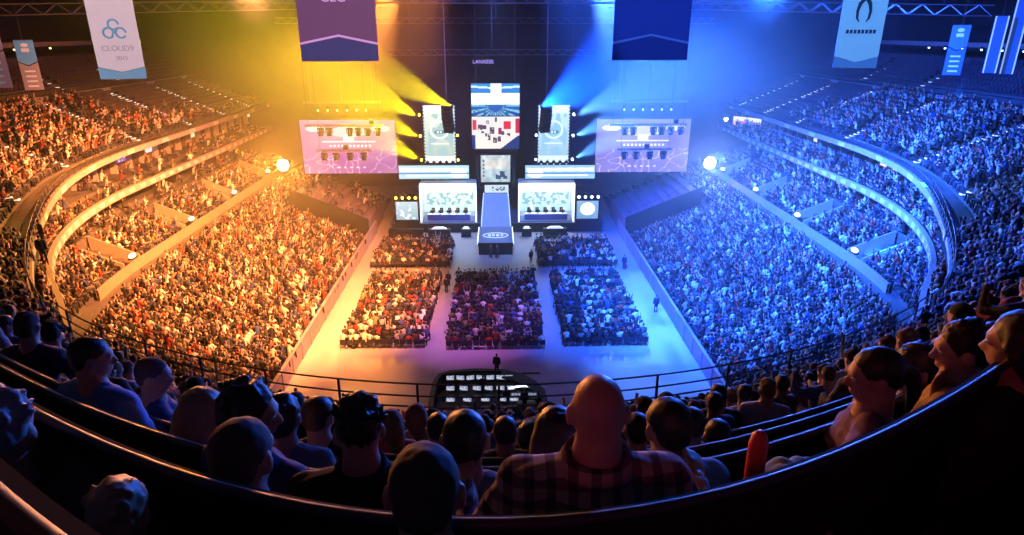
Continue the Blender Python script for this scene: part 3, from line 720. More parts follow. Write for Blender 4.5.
# lamps at the corners of the tower screens
for sx, c, sd in ((-1, YL, 'left'), (1, WLc, 'right')):
    for z in (15.4, 14.4, 11.8, 8.8):
        x = sx*(9.4 if z < 15 else 5.6); moving_head((x, 81.2, z-.3), (sx*40, 40, z+12), c, 14, '%s beam lamp at the outer edge of the %s tower screen' % ('yellow' if sx < 0 else 'white', sd) if z < 15 else '%s beam lamp at the top inner corner of the %s tower screen' % ('yellow' if sx < 0 else 'white', sd), '%s tower beam lamps' % sd if z < 15 else None, .2)
    for z in (11.6, 8.5): moving_head((sx*4.95, 81.2, z), (sx*2, 50, 16), c, 8, '%s lamp at the inner edge of the %s tower screen' % ('yellow' if sx < 0 else 'blue-white', sd), '%s tower inner lamps' % sd, .18)
    for i in range(5): moving_head((sx*7.2-1.6+.8*i, 80.9, 7.9), (sx*7-1.6+.8*i, 0, 22), c, 3.5, '%s lamp in the row under the %s tower screen' % ('yellow' if sx < 0 else 'pale', sd), 'lamps under the %s tower screen' % sd, .15)
    for i in range(4): moving_head((sx*11.3-1.2+.8*i, 77.4, 4.55), (sx*11.3-1.2+.8*i, 0, 22), c, 9 if sx < 0 else 7, '%s lamp in the row over the %s corner screen' % ('yellow' if sx < 0 else 'white', sd), 'lamps over the %s corner screen' % sd, .2)
    cc = (1, .8, .35) if sx < 0 else (.5, .85, 1)
    for i in range(6): moving_head((sx*18.5-3+1.15*i, 79.5, 14.9), (sx*18.5-3+1.15*i, 0, 24), cc, 3, '%s lamp in the row above the %s side screen' % ('warm' if sx < 0 else 'pale blue', sd), 'lamps above the %s side screen' % sd, .14)
    truss('lamp_bar', (sx*18.5-4.6, 79.2, 15.9), (sx*18.5+4.6, 79.2, 15.9), 'thin lamp bar above the %s side screen' % sd, .18, drop=13)
    # two bars of unlit lamps in front of each side screen
    for k, (zz, x0, x1, n) in enumerate(((22.4, -6.9, 0, 0),)): pass
    for k, (y, z, xa, xb, xs) in enumerate(((70, 14.4, -4.2, 4.2, (-2.5, -1.6, .6, 1.5, 2.5, 3.6)), (70, 11.75, -3.2, 2.8, (-2.4, -1.1, .4, 1.9)))):
        cx = sx*16.4
        b = truss('lamp_bar', (cx+xa, y, z), (cx+xb, y, z), '%s dark lamp bar hanging in front of the %s side screen' % (('upper', 'lower')[k], sd), .14, n=20)
        for q in (.4, xb-xa-.4): MB().tube([(q, 0, 0), (q, 0, 27-z)], .02, 5).build('hanging_cable', K_, b)
        mb = MB(); mb.box((xb-xa-1.2-1.6*k, 0, .35), (.45, .4, .45)); mb.build('hoist_motor', K_, b)
        for q in xs: moving_head((cx+q, y, z-.75), (cx+q, 66, 0), (.02, .02, .02), 0, 'dark unlit lamp hanging from the %s bar before the %s side screen' % (('upper', 'lower')[k], sd), 'unlit lamps on the %s bar before the %s screen' % (('upper', 'lower')[k], sd), .26)
# the two dazzling lamps beside the side screens
moving_head((-26.4, 79, 8.4), (0, 0, 24), (1, .62, .12), 160, 'dazzling amber lamp beside the left side screen', None, .8)
moving_head((26.6, 79, 8.4), (0, 0, 24), (.75, .85, 1), 160, 'dazzling white lamp beside the right side screen', None, .8)
moving_head((31.5, 79, 4.3), (0, 0, 24), (.7, .85, 1), 20, 'small white lamp lower right of the dazzling white lamp', None, .3)
moving_head((31.2, 88, 12.6), (0, 0, 24), (.7, .85, 1), 14, 'small white lamp above and right of the dazzling white lamp', None, .3)

# ------------------------------------------------------------------ hanging banners
def banner(x, y, ztop, zbot, w, body, label, rz=0, tipc=None, line=None, depth=.02, pole=True, group=None):
    t = thing('hanging_banner', (x, y, zbot), label, 'banner', group, rz); h = ztop-zbot; e = w*.21 if tipc else 0
    zt = w*.30 if tipc else 0
    MB().prism([(-w/2, zt), (0, zt+w*.12) if False else (0, zt+.0), (w/2, zt), (w/2, h), (-w/2, h)], 0, depth).build('banner_cloth', body, t)
    return t, h, zt
def hem(t, w, h): MB().tube([(-w/2, .01, h), (w/2, .01, h)], .03, 8).tube([(-w/2, .01, 0), (w/2, .01, 0)], .02, 8).build('rod', STEEL, t)
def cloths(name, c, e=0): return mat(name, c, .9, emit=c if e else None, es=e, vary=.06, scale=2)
# white banner with blue swirls (left)
bl = aty(124, 79, 30); wl = 1.85; hl = 27.2-bl.z
t = thing('hanging_banner', (bl.x, 30, bl.z), 'white banner with blue three-loop swirl, hanging at the upper left', 'banner', rz=.25)
BW = cloths('banner_white', (.78, .66, .70)); MB().prism([(-wl/2, .52), (0, .30), (wl/2, .52), (wl/2, hl), (-wl/2, hl)], 0, .02).build('banner_cloth', BW, t)
BB = cloths('banner_blue', (.20, .42, .62)); MB().prism([(-wl/2, 0), (wl/2, 0), (wl/2, .50), (0, .28), (-wl/2, .50)], 0, .02).build('chevron_tip', BB, t); hem(t, wl, hl)
mb = MB(); zc = 1.95
for cx, cz, r in ((0, .32, .20), (-.24, -.02, .20), (.24, -.02, .20)):
    mb.tube([(cx+r*math.cos(a), -.02, zc+cz+r*math.sin(a)) for a in [2*PI*k/20 for k in range(19)]], .045, 6)
mb.tube([(0, -.02, zc+.1), (.12, -.02, zc-.2), (.3, -.02, zc-.22)], .04, 6); mb.tube([(0, -.02, zc+.1), (-.14, -.02, zc-.2), (-.3, -.02, zc-.22)], .04, 6); mb.build('swirl_emblem', BB, t)
GR = mat('print_grey', (.45, .38, .45), .8)
text('CLOUD9', .32, (0, -.02, 1.28), GR, t); text('2015', .24, (.1, -.02, .88), GR, t)
# violet and blue centre banners
for px0, px1, py, c1, c2, lc, lb, tx in ((302, 379, 61, (.17, .09, .14), (.06, .07, .15), (.75, .5, .65), 'violet banner with pale chevron line, hanging left of centre', 'CLG'), (612, 687, 60, (.02, .07, .42), (.015, .05, .32), (.12, .28, .75), 'blue banner with pale chevron line, hanging right of centre', None)):
    a = aty(px0, py, 32); b = aty(px1, py, 32); w = b.x-a.x; h = 27.2-a.z
    t = thing('hanging_banner', ((a.x+b.x)/2, 32, a.z), lb, 'banner')
    MB().prism([(-w/2, .82), (0, 1.18), (w/2, .82), (w/2, h), (-w/2, h)], 0, .02).build('banner_cloth', cloths('banner_'+('violet' if tx else 'deep_blue'), c1), t)
    MB().prism([(-w/2, 0), (w/2, 0), (w/2, .72), (0, 1.08), (-w/2, .72)], 0, .02).build('chevron_tip', cloths('tip_'+('slate' if tx else 'navy'), c2), t)
    MB().prism([(-w/2, .72), (0, 1.08), (w/2, .72), (w/2, .82), (0, 1.18), (-w/2, .82)], -.01, .03).build('chevron_line', mat('line_'+('pale' if tx else 'blue'), lc, .8), t); hem(t, w, h)
    if tx: text(tx, .62, (-.1, -.02, 2.78), mat('line_pale', lc, .8), t)
# pale blue banner with pincers
b4 = aty(854, 68, 30); w4 = 1.85; h4 = 27.2-b4.z
t = thing('hanging_banner', (b4.x, 30, b4.z), 'pale blue banner with dark pincer emblem, hanging at the upper right', 'banner', rz=-.2)
MB().prism([(-w4/2, .5), (0, .25), (w4/2, .5), (w4/2, h4), (-w4/2, h4)], 0, .02).build('banner_cloth', cloths('banner_sky', (.28, .50, .80)), t)
MB().prism([(-w4/2, 0), (w4/2, 0), (w4/2, .48), (0, .23), (-w4/2, .48)], 0, .02).build('chevron_tip', cloths('tip_steel', (.08, .20, .55)), t); hem(t, w4, h4)
NV = mat('print_navy', (.01, .02, .10), .8); mb = MB()
mb.ball((0, -.02, 3.1), (.14, .03, .16), 10, 6)
for s in (-1, 1): mb.tube([(0, -.02, 3.0), (s*.2, -.02, 2.7), (s*.27, -.02, 2.4), (s*.24, -.02, 2.1), (s*.14, -.02, 1.95)], [.1, .08, .06, .05, .02], 8)
mb.build('pincer_emblem', NV, t); mb = MB(); [mb.box((-.55+.16*i, -.02, 1.55), (.11, .02, .16)) for i in range(8)]; mb.build('lettering', NV, t)
# small far banners, cloth and print glowing faintly in place of light on them
def small(px, py0, py1, w, Y, top, bot, lb, rz, marks):
    b = aty(px, py1, Y); a = aty(px, py0, Y); h = a.z-b.z
    t = thing('hanging_banner', (b.x, Y, b.z), lb, 'banner', rz=rz)
    MB().prism([(-w/2, h*.58), (0, h*.50), (w/2, h*.58), (w/2, h), (-w/2, h)], 0, .02).build('upper_cloth', top, t)
    MB().prism([(-w/2, 0), (w/2, 0), (w/2, h*.56), (0, h*.48), (-w/2, h*.56)], 0, .02).build('lower_cloth', bot, t)
    MB().tube([(-w/2, .01, h), (w/2, .01, h)], .03, 8).tube([(0, 0, h), (0, 0, 30-b.z)], .012, 5).build('rod', STEEL, t)
    mb = MB(); [mb.box((0, -.02, h*(.08+.1*i)), (w*.55, .02, h*.035)) for i in range(4)]; mb.box((0, -.02, h*.8), (w*.4, .02, h*.07)); mb.ball((0, -.02, h*.9), (w*.2, .02, h*.04), 10, 6); mb.build('lettering', marks, t)
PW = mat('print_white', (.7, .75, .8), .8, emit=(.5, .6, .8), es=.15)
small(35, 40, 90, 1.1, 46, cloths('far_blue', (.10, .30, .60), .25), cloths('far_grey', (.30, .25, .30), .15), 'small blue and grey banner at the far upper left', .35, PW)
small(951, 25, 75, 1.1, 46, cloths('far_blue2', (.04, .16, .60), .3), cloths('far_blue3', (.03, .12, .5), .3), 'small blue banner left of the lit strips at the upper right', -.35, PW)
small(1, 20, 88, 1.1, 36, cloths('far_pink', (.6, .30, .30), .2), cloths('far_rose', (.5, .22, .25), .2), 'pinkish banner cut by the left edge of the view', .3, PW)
for px, y0, y1, lb in ((989, 16, 73, 'lit blue strip banner at the upper right, left of the taller pair'), (1006, 0, 74, 'tall lit blue strip banner nearest the upper right corner')):
    b = aty(px, y1, 44); a = aty(px, y0-8 if y0 == 0 else y0, 44); h = a.z-b.z
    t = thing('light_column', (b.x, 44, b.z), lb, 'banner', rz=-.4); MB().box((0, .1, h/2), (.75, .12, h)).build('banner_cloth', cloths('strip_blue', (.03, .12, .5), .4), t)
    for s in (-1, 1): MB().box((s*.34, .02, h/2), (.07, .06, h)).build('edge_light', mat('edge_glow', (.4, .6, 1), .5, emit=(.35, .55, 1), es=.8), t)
    MB().tube([(0, .1, h), (0, .1, max(h+.1, 30-b.z))], .012, 5).build('rod', STEEL, t)
# roof steel: purlins and trusses seen dimly against the deck
mb = MB()
rs = mat('roof_steel', (.10, .10, .12), .5, .4)
for i in range(10):
    y = 34+7*i; t = MB(); t.box((0, y, 28.2), (100, .18, .18)); t.box((0, y, 29.8), (100, .18, .18))
    for k in range(40): t.tube([(-50+2.5*k, y, 28.2 if k % 2 else 29.8), (-47.5+2.5*k, y, 29.8 if k % 2 else 28.2)], .06, 4)
    struct(t.build('beam_roof', rs))
# ventilation ducts and cable runs under the roof
for (a, b, lb) in (((-44, 60, 25.6), (-14, 84, 27), 'slim service catwalk under the roof at the left'), ((44, 60, 25.6), (14, 84, 27), 'slim service catwalk under the roof at the right')):
    truss('catwalk', a, b, lb, .9, 'catwalk', drop=3)
# ------------------------------------------------------------------ suites, LED boards and openings of the ring
def on_ring(t, off, z): p = P0(t, off); return Vector((p.x, p.y, z))
def ring_rz(t): n = N(t, *C0); return math.atan2(n.y, n.x)-PI/2
def suite_pic(c1, c2):
    return lambda U, V: mixc(mixc(c1, c2, .5+.5*hx(U, V, 1.5)), (1.2, 1.1, 1), (hx(U, V, 4) > .5)*.8)
SUI = [(-1.30, 1.6, 1.1, (.9, .7, .3), (1, .9, .5), 'yellow lit suite window in the left ring, farthest of the lit ones'), (-1.12, 1.5, 1.0, (.9, .65, .6), (1, .95, .8), 'pale lit suite window in the left ring, beside a violet one'), (-1.03, 2.2, 1.0, (.2, .08, .35), (.45, .2, .5), 'violet lit suite window in the left ring'),
       (-.93, 1.7, 1.0, (.5, .7, .85), (.9, 1, 1), 'blue-white lit suite window in the left ring'), (-.66, 1.2, 1.3, (1, .85, .5), (1, 1, .8), 'warm white lit suite window at the left bend of the ring'), (-1.62, 2.5, .9, (.9, .75, .5), (1, .9, .7), 'small pale lit suite window far left beside the amber glare'),
       (.96, 3.2, 1.1, (.8, .7, .75), (1, .9, .9), 'pinkish white lit suite window in the right ring'), (.72, 1.6, 1.3, (1, .75, .65), (1, .9, .85), 'peach lit suite window at the right bend of the ring'), (1.2, 2.0, 1.0, (.6, .7, 1), (.9, .95, 1), 'bluish lit suite window in the right ring')]
for t_, w, h, c1, c2, lb in SUI:
    p = on_ring(t_, 3.45, 11.75 if abs(t_) > .68 else 11.3); t = thing('suite_window', p, lb, 'window', rz=ring_rz(t_)+0)
    panel('pane', (0, 0, 0), w, h, suite_pic(c1, c2), t, 20, 12, gain=1.1); MB().box((0, .06, 0), (w+.2, .06, h+.2)).build('window_frame', FASC, t)
# boards with pictures on the right: red screen and the bright one
t_ = 1.52; p = P0(1.62, 0)
scr = thing('ring_board', (38.0, 100, 12.2), 'red and white picture board at the far right end of the ring', 'screen', rz=-.9)
a = aty(736, 124, 96); scr.location = (a.x+1.6, 96, a.z)
panel('picture', (0, 0, 0), 4.6, 1.9, lambda U, V: mixc(mixc((.9, .15, .25), (1, .85, .8), .5+.6*hx(U, V, 2)), (1, 1, 1), (V > .7)), scr, 40, 16); MB().box((0, .1, 0), (4.8, .16, 2.1)).build('screen_cabinet', K_, scr)
# mullions and slots of the suites
for i, (t_, w) in enumerate(((.78, 3.0), (.88, 3.4), (.98, 3.4), (1.08, 3.0))):
    q = C(t_, 34, 38, 60); n = N(t_, 34, 38, 60); t = thing('suite_window', (q.x+n.x*1.9, q.y+n.y*1.9, 9.25), 'pinkish lit box window under the right club balcony, %s' % ('nearest', 'second nearest', 'third nearest', 'farthest')[i], 'window', rz=math.atan2(n.y, n.x)-PI/2)
    panel('pane', (0, 0, 0), w, .8, suite_pic((.9, .35, .3), (1, .8, .7)), t, 20, 8, gain=1.0); MB().box((0, .06, 0), (w+.2, .06, .95)).build('window_frame', FASC, t)
mb = MB()
for i in range(70):
    t_ = -1.6+3.2*i/69
    if abs(t_) < .55: continue
    p = on_ring(t_, 3.3, 11.5); mb.box(p, (.25, .7, 2.2), ring_rz(t_))
struct(mb.build('trim_2', FASC))
# panels on the fascia, alternately pale
mb = MB()
for i in range(90):
    t_ = -1.62+3.24*i/89
    if i % 3: continue
    p = on_ring(t_, -.03, ZW(t_)+.1); mb.box(p, (1.3, .05, .4 if abs(t_) > .4 else .2), ring_rz(t_))
struct(mb.build('trim_3', mat('fascia_light', (.75, .68, .66), .5)))
mb = MB()
for i in range(100):
    t_ = -1.6+3.2*i/99
    if abs(t_) < .5: continue
    q = C(t_, 34, 38, 60); n = N(t_, 34, 38, 60); mb.box((q.x-n.x*.03, q.y-n.y*.03, 10.05), (.9, .05, .35), math.atan2(n.y, n.x)-PI/2)
struct(mb.build('trim_4', mat('fascia_light', (.75, .68, .66), .5)))

# glass balustrade on the parapet (thin posts and rails) all round, dense posts at the bends
def rail_thing(name, ts, z0, heights, off, label, posts, r=.03, pr=.03):
    zf = lambda k: ZW(k)+.06+.27*max(0, min(1, (abs(k)-.36)/.34)); p0 = on_ring(ts[0], off, zf(ts[0])); t = thing(name, p0, label, 'railing')
    for h in heights:
        MB().tube([on_ring(k, off, zf(k)+h)-p0 for k in ts], r, 6).build('rail', RAILM, t)
    for k in posts:
        q = on_ring(k, off, zf(k))-p0; MB().tube([q, q+Vector((0, 0, max(heights)))], pr, 6).build('post', RAILM, t)
    return t
rail_thing('parapet_railing', frange(-.345, .345, 60), 12.08, (.45, .85, 1.3), .12, 'black steel railing on the parapet before the nearest rows', frange(-.33, .33, 14), .03, .045)
rail_thing('parapet_railing', frange(-.70, -.35, 30), 12.55, (.4, .9), .12, 'steel railing on the parapet at the left bend', frange(-.69, -.36, 20), .03, .035)
rail_thing('parapet_railing', frange(.35, .70, 30), 12.55, (.4, .9), .12, 'steel railing on the parapet at the right bend', frange(.36, .69, 24), .03, .035)
rail_thing('parapet_railing', frange(-1.6, -.71, 50), 12.55, (.6,), .12, 'slim railing on the parapet along the left side', frange(-1.58, -.72, 40), .025, .025)
rail_thing('parapet_railing', frange(.71, 1.6, 50), 12.55, (.6,), .12, 'slim railing on the parapet along the right side', frange(.72, 1.58, 40), .025, .025)

# ------------------------------------------------------------------ aisle stairs in the upper tier with lit edges
STEPM = mat('step_edge', (.8, .75, .7), .5, emit=(1, .85, .7), es=1.0); STEPB = mat('step_edge_cool', (.7, .8, .95), .5, emit=(.6, .75, 1), es=1.3)
places = ['farthest from the viewer', 'second farthest', 'third farthest', 'third nearest', 'second nearest', 'nearest the viewer']
for sg in (-1, 1):
    for i, t_ in enumerate((1.58, 1.42, 1.25, 1.05, .86, .70)):
        p0 = on_ring(sg*t_, 1.6, 12.8); rz = ring_rz(sg*t_)
        t = thing('aisle_stairs', p0, 'lit aisle stairs through the %s upper tier, %s' % ('left' if sg < 0 else 'right', places[i]), 'stairs', rz=rz)
        mb = MB(); me_ = MB()
        for j in range(22):
            d = .41*j; z = .40+.1725*j
            mb.box((0, .4+d+.2, z-.1), (1.0, .41, .22)); me_.box((0, .4+d, z+.05), (.34, .12, .10))
            me_.box((0, .4+d+.2, z+.02), (.12, .4, .05))
        mb.build('steps', CONC, t); me_.build('edge_light', STEPM if sg < 0 else STEPB, t)
    for i, t_ in enumerate((1.35, 1.15, .92, .74)):
        p0 = on_ring(sg*t_, 12.4, 17.6); t = thing('aisle_stairs', p0, 'short lit stairs above the cross aisle of the %s upper tier, %s' % ('left' if sg < 0 else 'right', ['farthest', 'second farthest', 'second nearest', 'nearest'][i]), 'stairs', rz=ring_rz(sg*t_))
        mb = MB(); me_ = MB()
        for j in range(11): mb.box((0, .2+.4*j, .2*j+.1), (1, .4, .3)); me_.box((0, .05+.4*j, .2*j+.28), (.3, .1, .05)); me_.box((0, .25+.4*j, .2*j+.28), (.08, .3, .05))
        mb.build('steps', CONC, t); me_.build('edge_light', STEPM if sg < 0 else STEPB, t)
# lamps at the top edge of the upper tier
for sg, nm, c in ((-1, 'left', (1, .7, .25)), (1, 'right', (.5, .75, 1))):
    for i in range(6):
        p = on_ring(sg*(1.02+.05*i), 17.4, 22.0)
        t = thing('ceiling_spot', p, 'small lit spot lamp in the row over the top of the %s upper tier' % nm, 'lamp', 'spot lamps over the %s upper tier' % nm)
        MB().tube([(0, 0, .3), (0, 0, .05)], .12, 8).build('lamp_body', K_, t); MB().ball((0, 0, 0), .12, 8, 6).build('lens', lens(c, 5), t)
    b = MB(); ts = [sg*k for k in frange(.6, 1.62, 40)]
    strip(b, lambda t: P0(t, 17.5), 22.2, lambda t: P0(t, 17.5), 22.7, ts); strip(b, lambda t: P0(t, 17.5), 22.2, lambda t: P0(t, 19), 22.2, ts); struct(b.build('beam_gallery', mat('gallery_edge', (.35, .3, .3), .6)))

# ------------------------------------------------------------------ lower bowl: box fronts, vomitory walls, retractable stand
WARMW = mat('box_wall', (.34, .26, .20), .6, vary=.15, scale=1)
for sg, nm in ((-1, 'left'), (1, 'right')):
    mb = MB()
    ys = frange(42, 90, 30); vs = []
    for y in ys:
        p = LB(sg, .77, y); vs += [(p.x, y, p.z-.3), (p.x, y, p.z+.65), (p.x+sg*.18, y, p.z+.65), (p.x+sg*.18, y, p.z-.3)]
    mb.add(vs, [(4*i+j, 4*i+j+1, 4*i+5+j, 4*i+4+j) for i in range(30) for j in range(3)]); struct(mb.build('wall_box_front', WARMW))
    for k, (y, pos) in enumerate(((48, 'nearest'), (58.5, 'second nearest'), (69, 'second farthest'), (80, 'farthest'))):
        p = LB(sg, .78, y); q = LB(sg, 1, y); t = thing('entrance_walls', (p.x, y, p.z), 'pair of walls flanking an entrance in the %s lower seats, %s' % (nm, pos), 'wall')
        L = abs(q.x-p.x)
        for s in (-1, 1):
            MB().prism([(0, -.3), (sg*L, q.z-p.z-.3), (sg*L, q.z-p.z+.8), (0, .8)], s*1.15-.08, s*1.15+.08).build('side_panel', WARMW, t)
        MB().box((sg*.3, 0, .02), (.5, 2.2, .3)).build('step', CONC, t)
        lp = thing('entrance_lamp', (p.x-sg*.1, y, p.z+.82), 'bright lamp on the entrance wall in the %s lower seats, %s' % (nm, pos), 'lamp')
        MB().box((0, 0, .06), (.3, .9, .12)).build('lamp_body', K_, lp); MB().ball((0, 0, .25), (.22, .4, .2), 10, 6).build('lens', lens((1, .75, .35) if sg < 0 else (.6, .8, 1), 5), lp)
# retractable stands at the stage ends
for sg, nm in ((-1, 'left'), (1, 'right')):
    t = thing('retractable_stand', (sg*15.4, 74.5, 0), 'retractable stand of dark stepped rows at the stage end of the %s seats' % nm, 'stand')
    mb = MB()
    for j in range(9): mb.box((sg*(.6+.95*j), 5, 1.2+.22*j), (.97, 11, 2.4+.44*j))
    mb.build('stepped_rows', mat('stand_rows', (.22, .15, .24), .7), t)
    MB().prism([(0, 0), (sg*8.9, 0), (sg*8.9, 6.6), (0, 2.9)], -.75, -.55).build('front_wall', K_, t)
    mb = MB(); [mb.tube([(sg*(.2+.95*j), -.6, 2.6+.44*j), (sg*(.2+.95*j), -.6, 3.5+.44*j)], .03, 5) for j in range(10)]; mb.tube([(sg*.2, -.6, 3.5), (sg*8.75, -.6, 7.46)], .03, 5); mb.build('handrail', RAILM, t)

# ------------------------------------------------------------------ spectators: low figures merged into one crowd
SKINS = np.array([(.55, .33, .24), (.48, .28, .2), (.35, .2, .13), (.6, .4, .3), (.14, .08, .05)])
HAIRC = np.array([(.012, .01, .01), (.03, .018, .01), (.07, .04, .02), (.2, .13, .06), (.01, .01, .012)])
def low_person(pose):
    """verts, faces, part id (0 skin 1 shirt 2 hair 3 trousers)"""
    m = MB(); ids = []
    def mark(i): ids.extend([i]*(len(m.v)-len(ids)))
    lean = {0: 0, 1: .06, 2: -.04, 3: .1}[pose % 4]
    n = 7; vs = []
    lv = [((0, 0, .42), .15, .11), ((0, .02, .70), .15, .10), ((0, .03+lean, .98), .19, .10), ((0, .03+lean, 1.04), .07, .06)]
    for (c, rx, ry) in lv:
        for k in range(n): a = 2*PI*k/n; vs.append((c[0]+rx*math.cos(a), c[1]+ry*math.sin(a), c[2]))
    m.add(vs, [(i*n+k, i*n+(k+1) % n, (i+1)*n+(k+1) % n, (i+1)*n+k) for i in range(3) for k in range(n)]+[tuple(3*n+k for k in range(n))]); mark(1)
    hc = (0, .06+lean*1.3, 1.19)
    m.ball(hc, (.078, .092, .115), 7, 5); mark(0)
    m.ball((hc[0], hc[1]-.03, hc[2]+.03), (.086, .088, .100), 7, 4); mark(2)
    for s in (-1, 1):
        sh = Vector((s*.19, .02+lean, .98)); 
        if pose == 4: el = sh+Vector((s*.1, .12, .02)); wr = Vector((s*.06, sh.y+.25, 1.25))
        elif pose == 5: el = sh+Vector((s*.08, .05, .22)); wr = el+Vector((0, .05, .25))
        else: el = sh+Vector((s*.05, .06, -.26)); wr = Vector((s*.08, el.y+.2, el.z+.03+.05*pose))
        m.tube([sh, el], [.055, .045], 5); mark(1); m.tube([el, wr], [.04, .035], 5); mark(0 if pose % 2 else 1)
        m.ball(wr, .045, 5, 3); mark(0)
        m.tube([(s*.09, .02, .47), (s*.12, .42, .50), (s*.12, .44, .06)], [.08, .06, .05], 5); mark(3)
    return np.array(m.v), m.f, np.array(ids)
LOWP = [low_person(i) for i in range(6)]
CLOTHC = np.array([(.012, .012, .016), (.02, .02, .03), (.04, .04, .05), (.10, .10, .11), (.55, .53, .50), (.75, .72, .68), (.30, .28, .27), (.22, .02, .02), (.45, .06, .03), (.04, .07, .2), (.12, .05, .03), (.20, .2, .1), (.02, .02, .02)])
def crowd_mesh(name, spots, wt=None):
    """spots: (x, y, z, facing) with the seat floor at z"""
    V = []; Fc = []; Cc = []; off = 0
    wt = wt if wt is not None else np.ones(len(CLOTHC)); wt = wt/wt.sum()
    for (x, y, z, rz) in spots:
        v, f, ids = LOWP[rng.choice(6, p=(.26, .24, .2, .14, .11, .05))]
        sc = rng.uniform(1.0, 1.18); rz = rz+rng.normal(0, .25); c, s = math.cos(rz), math.sin(rz)
        p = v*sc; q = np.stack([p[:, 0]*c-p[:, 1]*s+x+rng.normal(0, .05), p[:, 0]*s+p[:, 1]*c+y+rng.normal(0, .05), p[:, 2]+z], 1)
        if rng.random() < .03: q[:, 2] += .28
        pal = np.stack([SKINS[rng.integers(5)], CLOTHC[rng.choice(len(CLOTHC), p=wt)], HAIRC[rng.integers(5)], CLOTHC[rng.integers(4)]])
        V.append(q); Cc.append(pal[ids]); Fc.append((f, off)); off += len(q)
    V = np.concatenate(V); Cc = np.concatenate(Cc)
    # direct numpy fill
    loops = []; starts = []; tot = []; n = 0
    cache = {}
    for f, o in Fc:
        k = id(f)
        if k not in cache: cache[k] = (np.array([i for fc in f for i in fc], np.int64), np.array([len(fc) for fc in f], np.int64))
        l, t = cache[k]; loops.append(l+o); tot.append(t)
    loops = np.concatenate(loops).astype(np.int32); tot = np.concatenate(tot).astype(np.int32); starts = np.concatenate([[0], np.cumsum(tot)[:-1]]).astype(np.int32)
    me = bpy.data.meshes.new(name); me.vertices.add(len(V)); me.vertices.foreach_set('co', V.ravel().astype(np.float32))
    me.loops.add(len(loops)); me.loops.foreach_set('vertex_index', loops); me.polygons.add(len(tot)); me.polygons.foreach_set('loop_start', starts)
    try: me.polygons.foreach_set('loop_total', tot)
    except Exception: pass
    me.update(calc_edges=True)
    ca = me.color_attributes.new('Col', 'FLOAT_COLOR', 'POINT'); cc = np.ones((len(V), 4), np.float32); cc[:, :3] = Cc; ca.data.foreach_set('color', cc.ravel())
    me.materials.append(attr_mat('crowd_cloth', .75)); return me
spots = []; near = []
def face(x, y, tx=0, ty=76): return math.atan2(ty-y, tx-x)-PI/2
# floor blocks
floor_rows = []
for (x0, x1, y0, y1) in ((-12.7, -5.7, 46.0, 61.8), (-4.2, 3.8, 45.6, 61.8), (5.3, 12.5, 46.0, 61.8), (-13.6, -5.1, 64.4, 73.2), (4.4, 13.0, 64.4, 73.2)):
    nr = int((y1-y0)/.92); nc = int((x1-x0)/.53)
    for r in range(nr):
        for c in range(nc):
            x = x0+.53*c+.26+rng.normal(0, .03); y = y0+.92*r+.3; floor_rows.append((x, y))
            if rng.random() < .95: spots.append((x, y, 0, face(x, y, 0, 95)))
# lower bowl, both sides; gaps for stairs
for sg in (-1, 1):
    for j in range(NLB):
        s = (j+.5)/NLB; z = .9+7.0*j/NLB
        for k in range(int(60/.5)):
            y = 28+.5*k+rng.normal(0, .04); p = LB(sg, s, y)
            if y > 70.6 and abs(p.x) < 25: continue
            if y > 86: continue
            if .71 < s < .79: continue
            if s > .77 and any(abs(y-q) < 1.4 for q in (48, 58.5, 69, 80)): continue
            if (y-31) % 10.5 < .9 and False: continue
            if rng.random() < .05: continue
            spots.append((p.x, y, z, face(p.x, y)+0))
            if s < .7 and rng.random() < .35: spots.append((p.x+.4, y+.2, z+.05, face(p.x, y)))
# retractable stands, sparsely filled
for sg in (-1, 1):
    for j in range(9):
        for k in range(18):
            if sg < 0 and rng.random() < (.38 if (j > 3) == (k < 9) else .05): spots.append((sg*(15.4+.6+.95*j), 75+.58*k, 2.4+.44*j, sg*PI/2))
# mid tier
for sg in (-1, 1):
    for j in range(2):
        for t_ in frange(.35, 1.6, 150):
            if rng.random() < (.34 if sg < 0 else .7):
                p = C(sg*t_, *BX)+N(sg*t_, *BX)*(.6+.85*j); spots.append((p.x, p.y, 8.0+.3*j, face(p.x, p.y)))
# club balcony
for sg in (-1, 1):
    for j in range(3):
        for t_ in frange(.45, 1.6, 170):
            if rng.random() < (.72 if t_ < .8 else (.18 if sg < 0 else .75)):
                p = C(sg*t_, 34, 38, 60)+N(sg*t_, 34, 38, 60)*(.7+1.0*j); spots.append((p.x, p.y, (9.7, 10.1, 10.4)[j], face(p.x, p.y)))
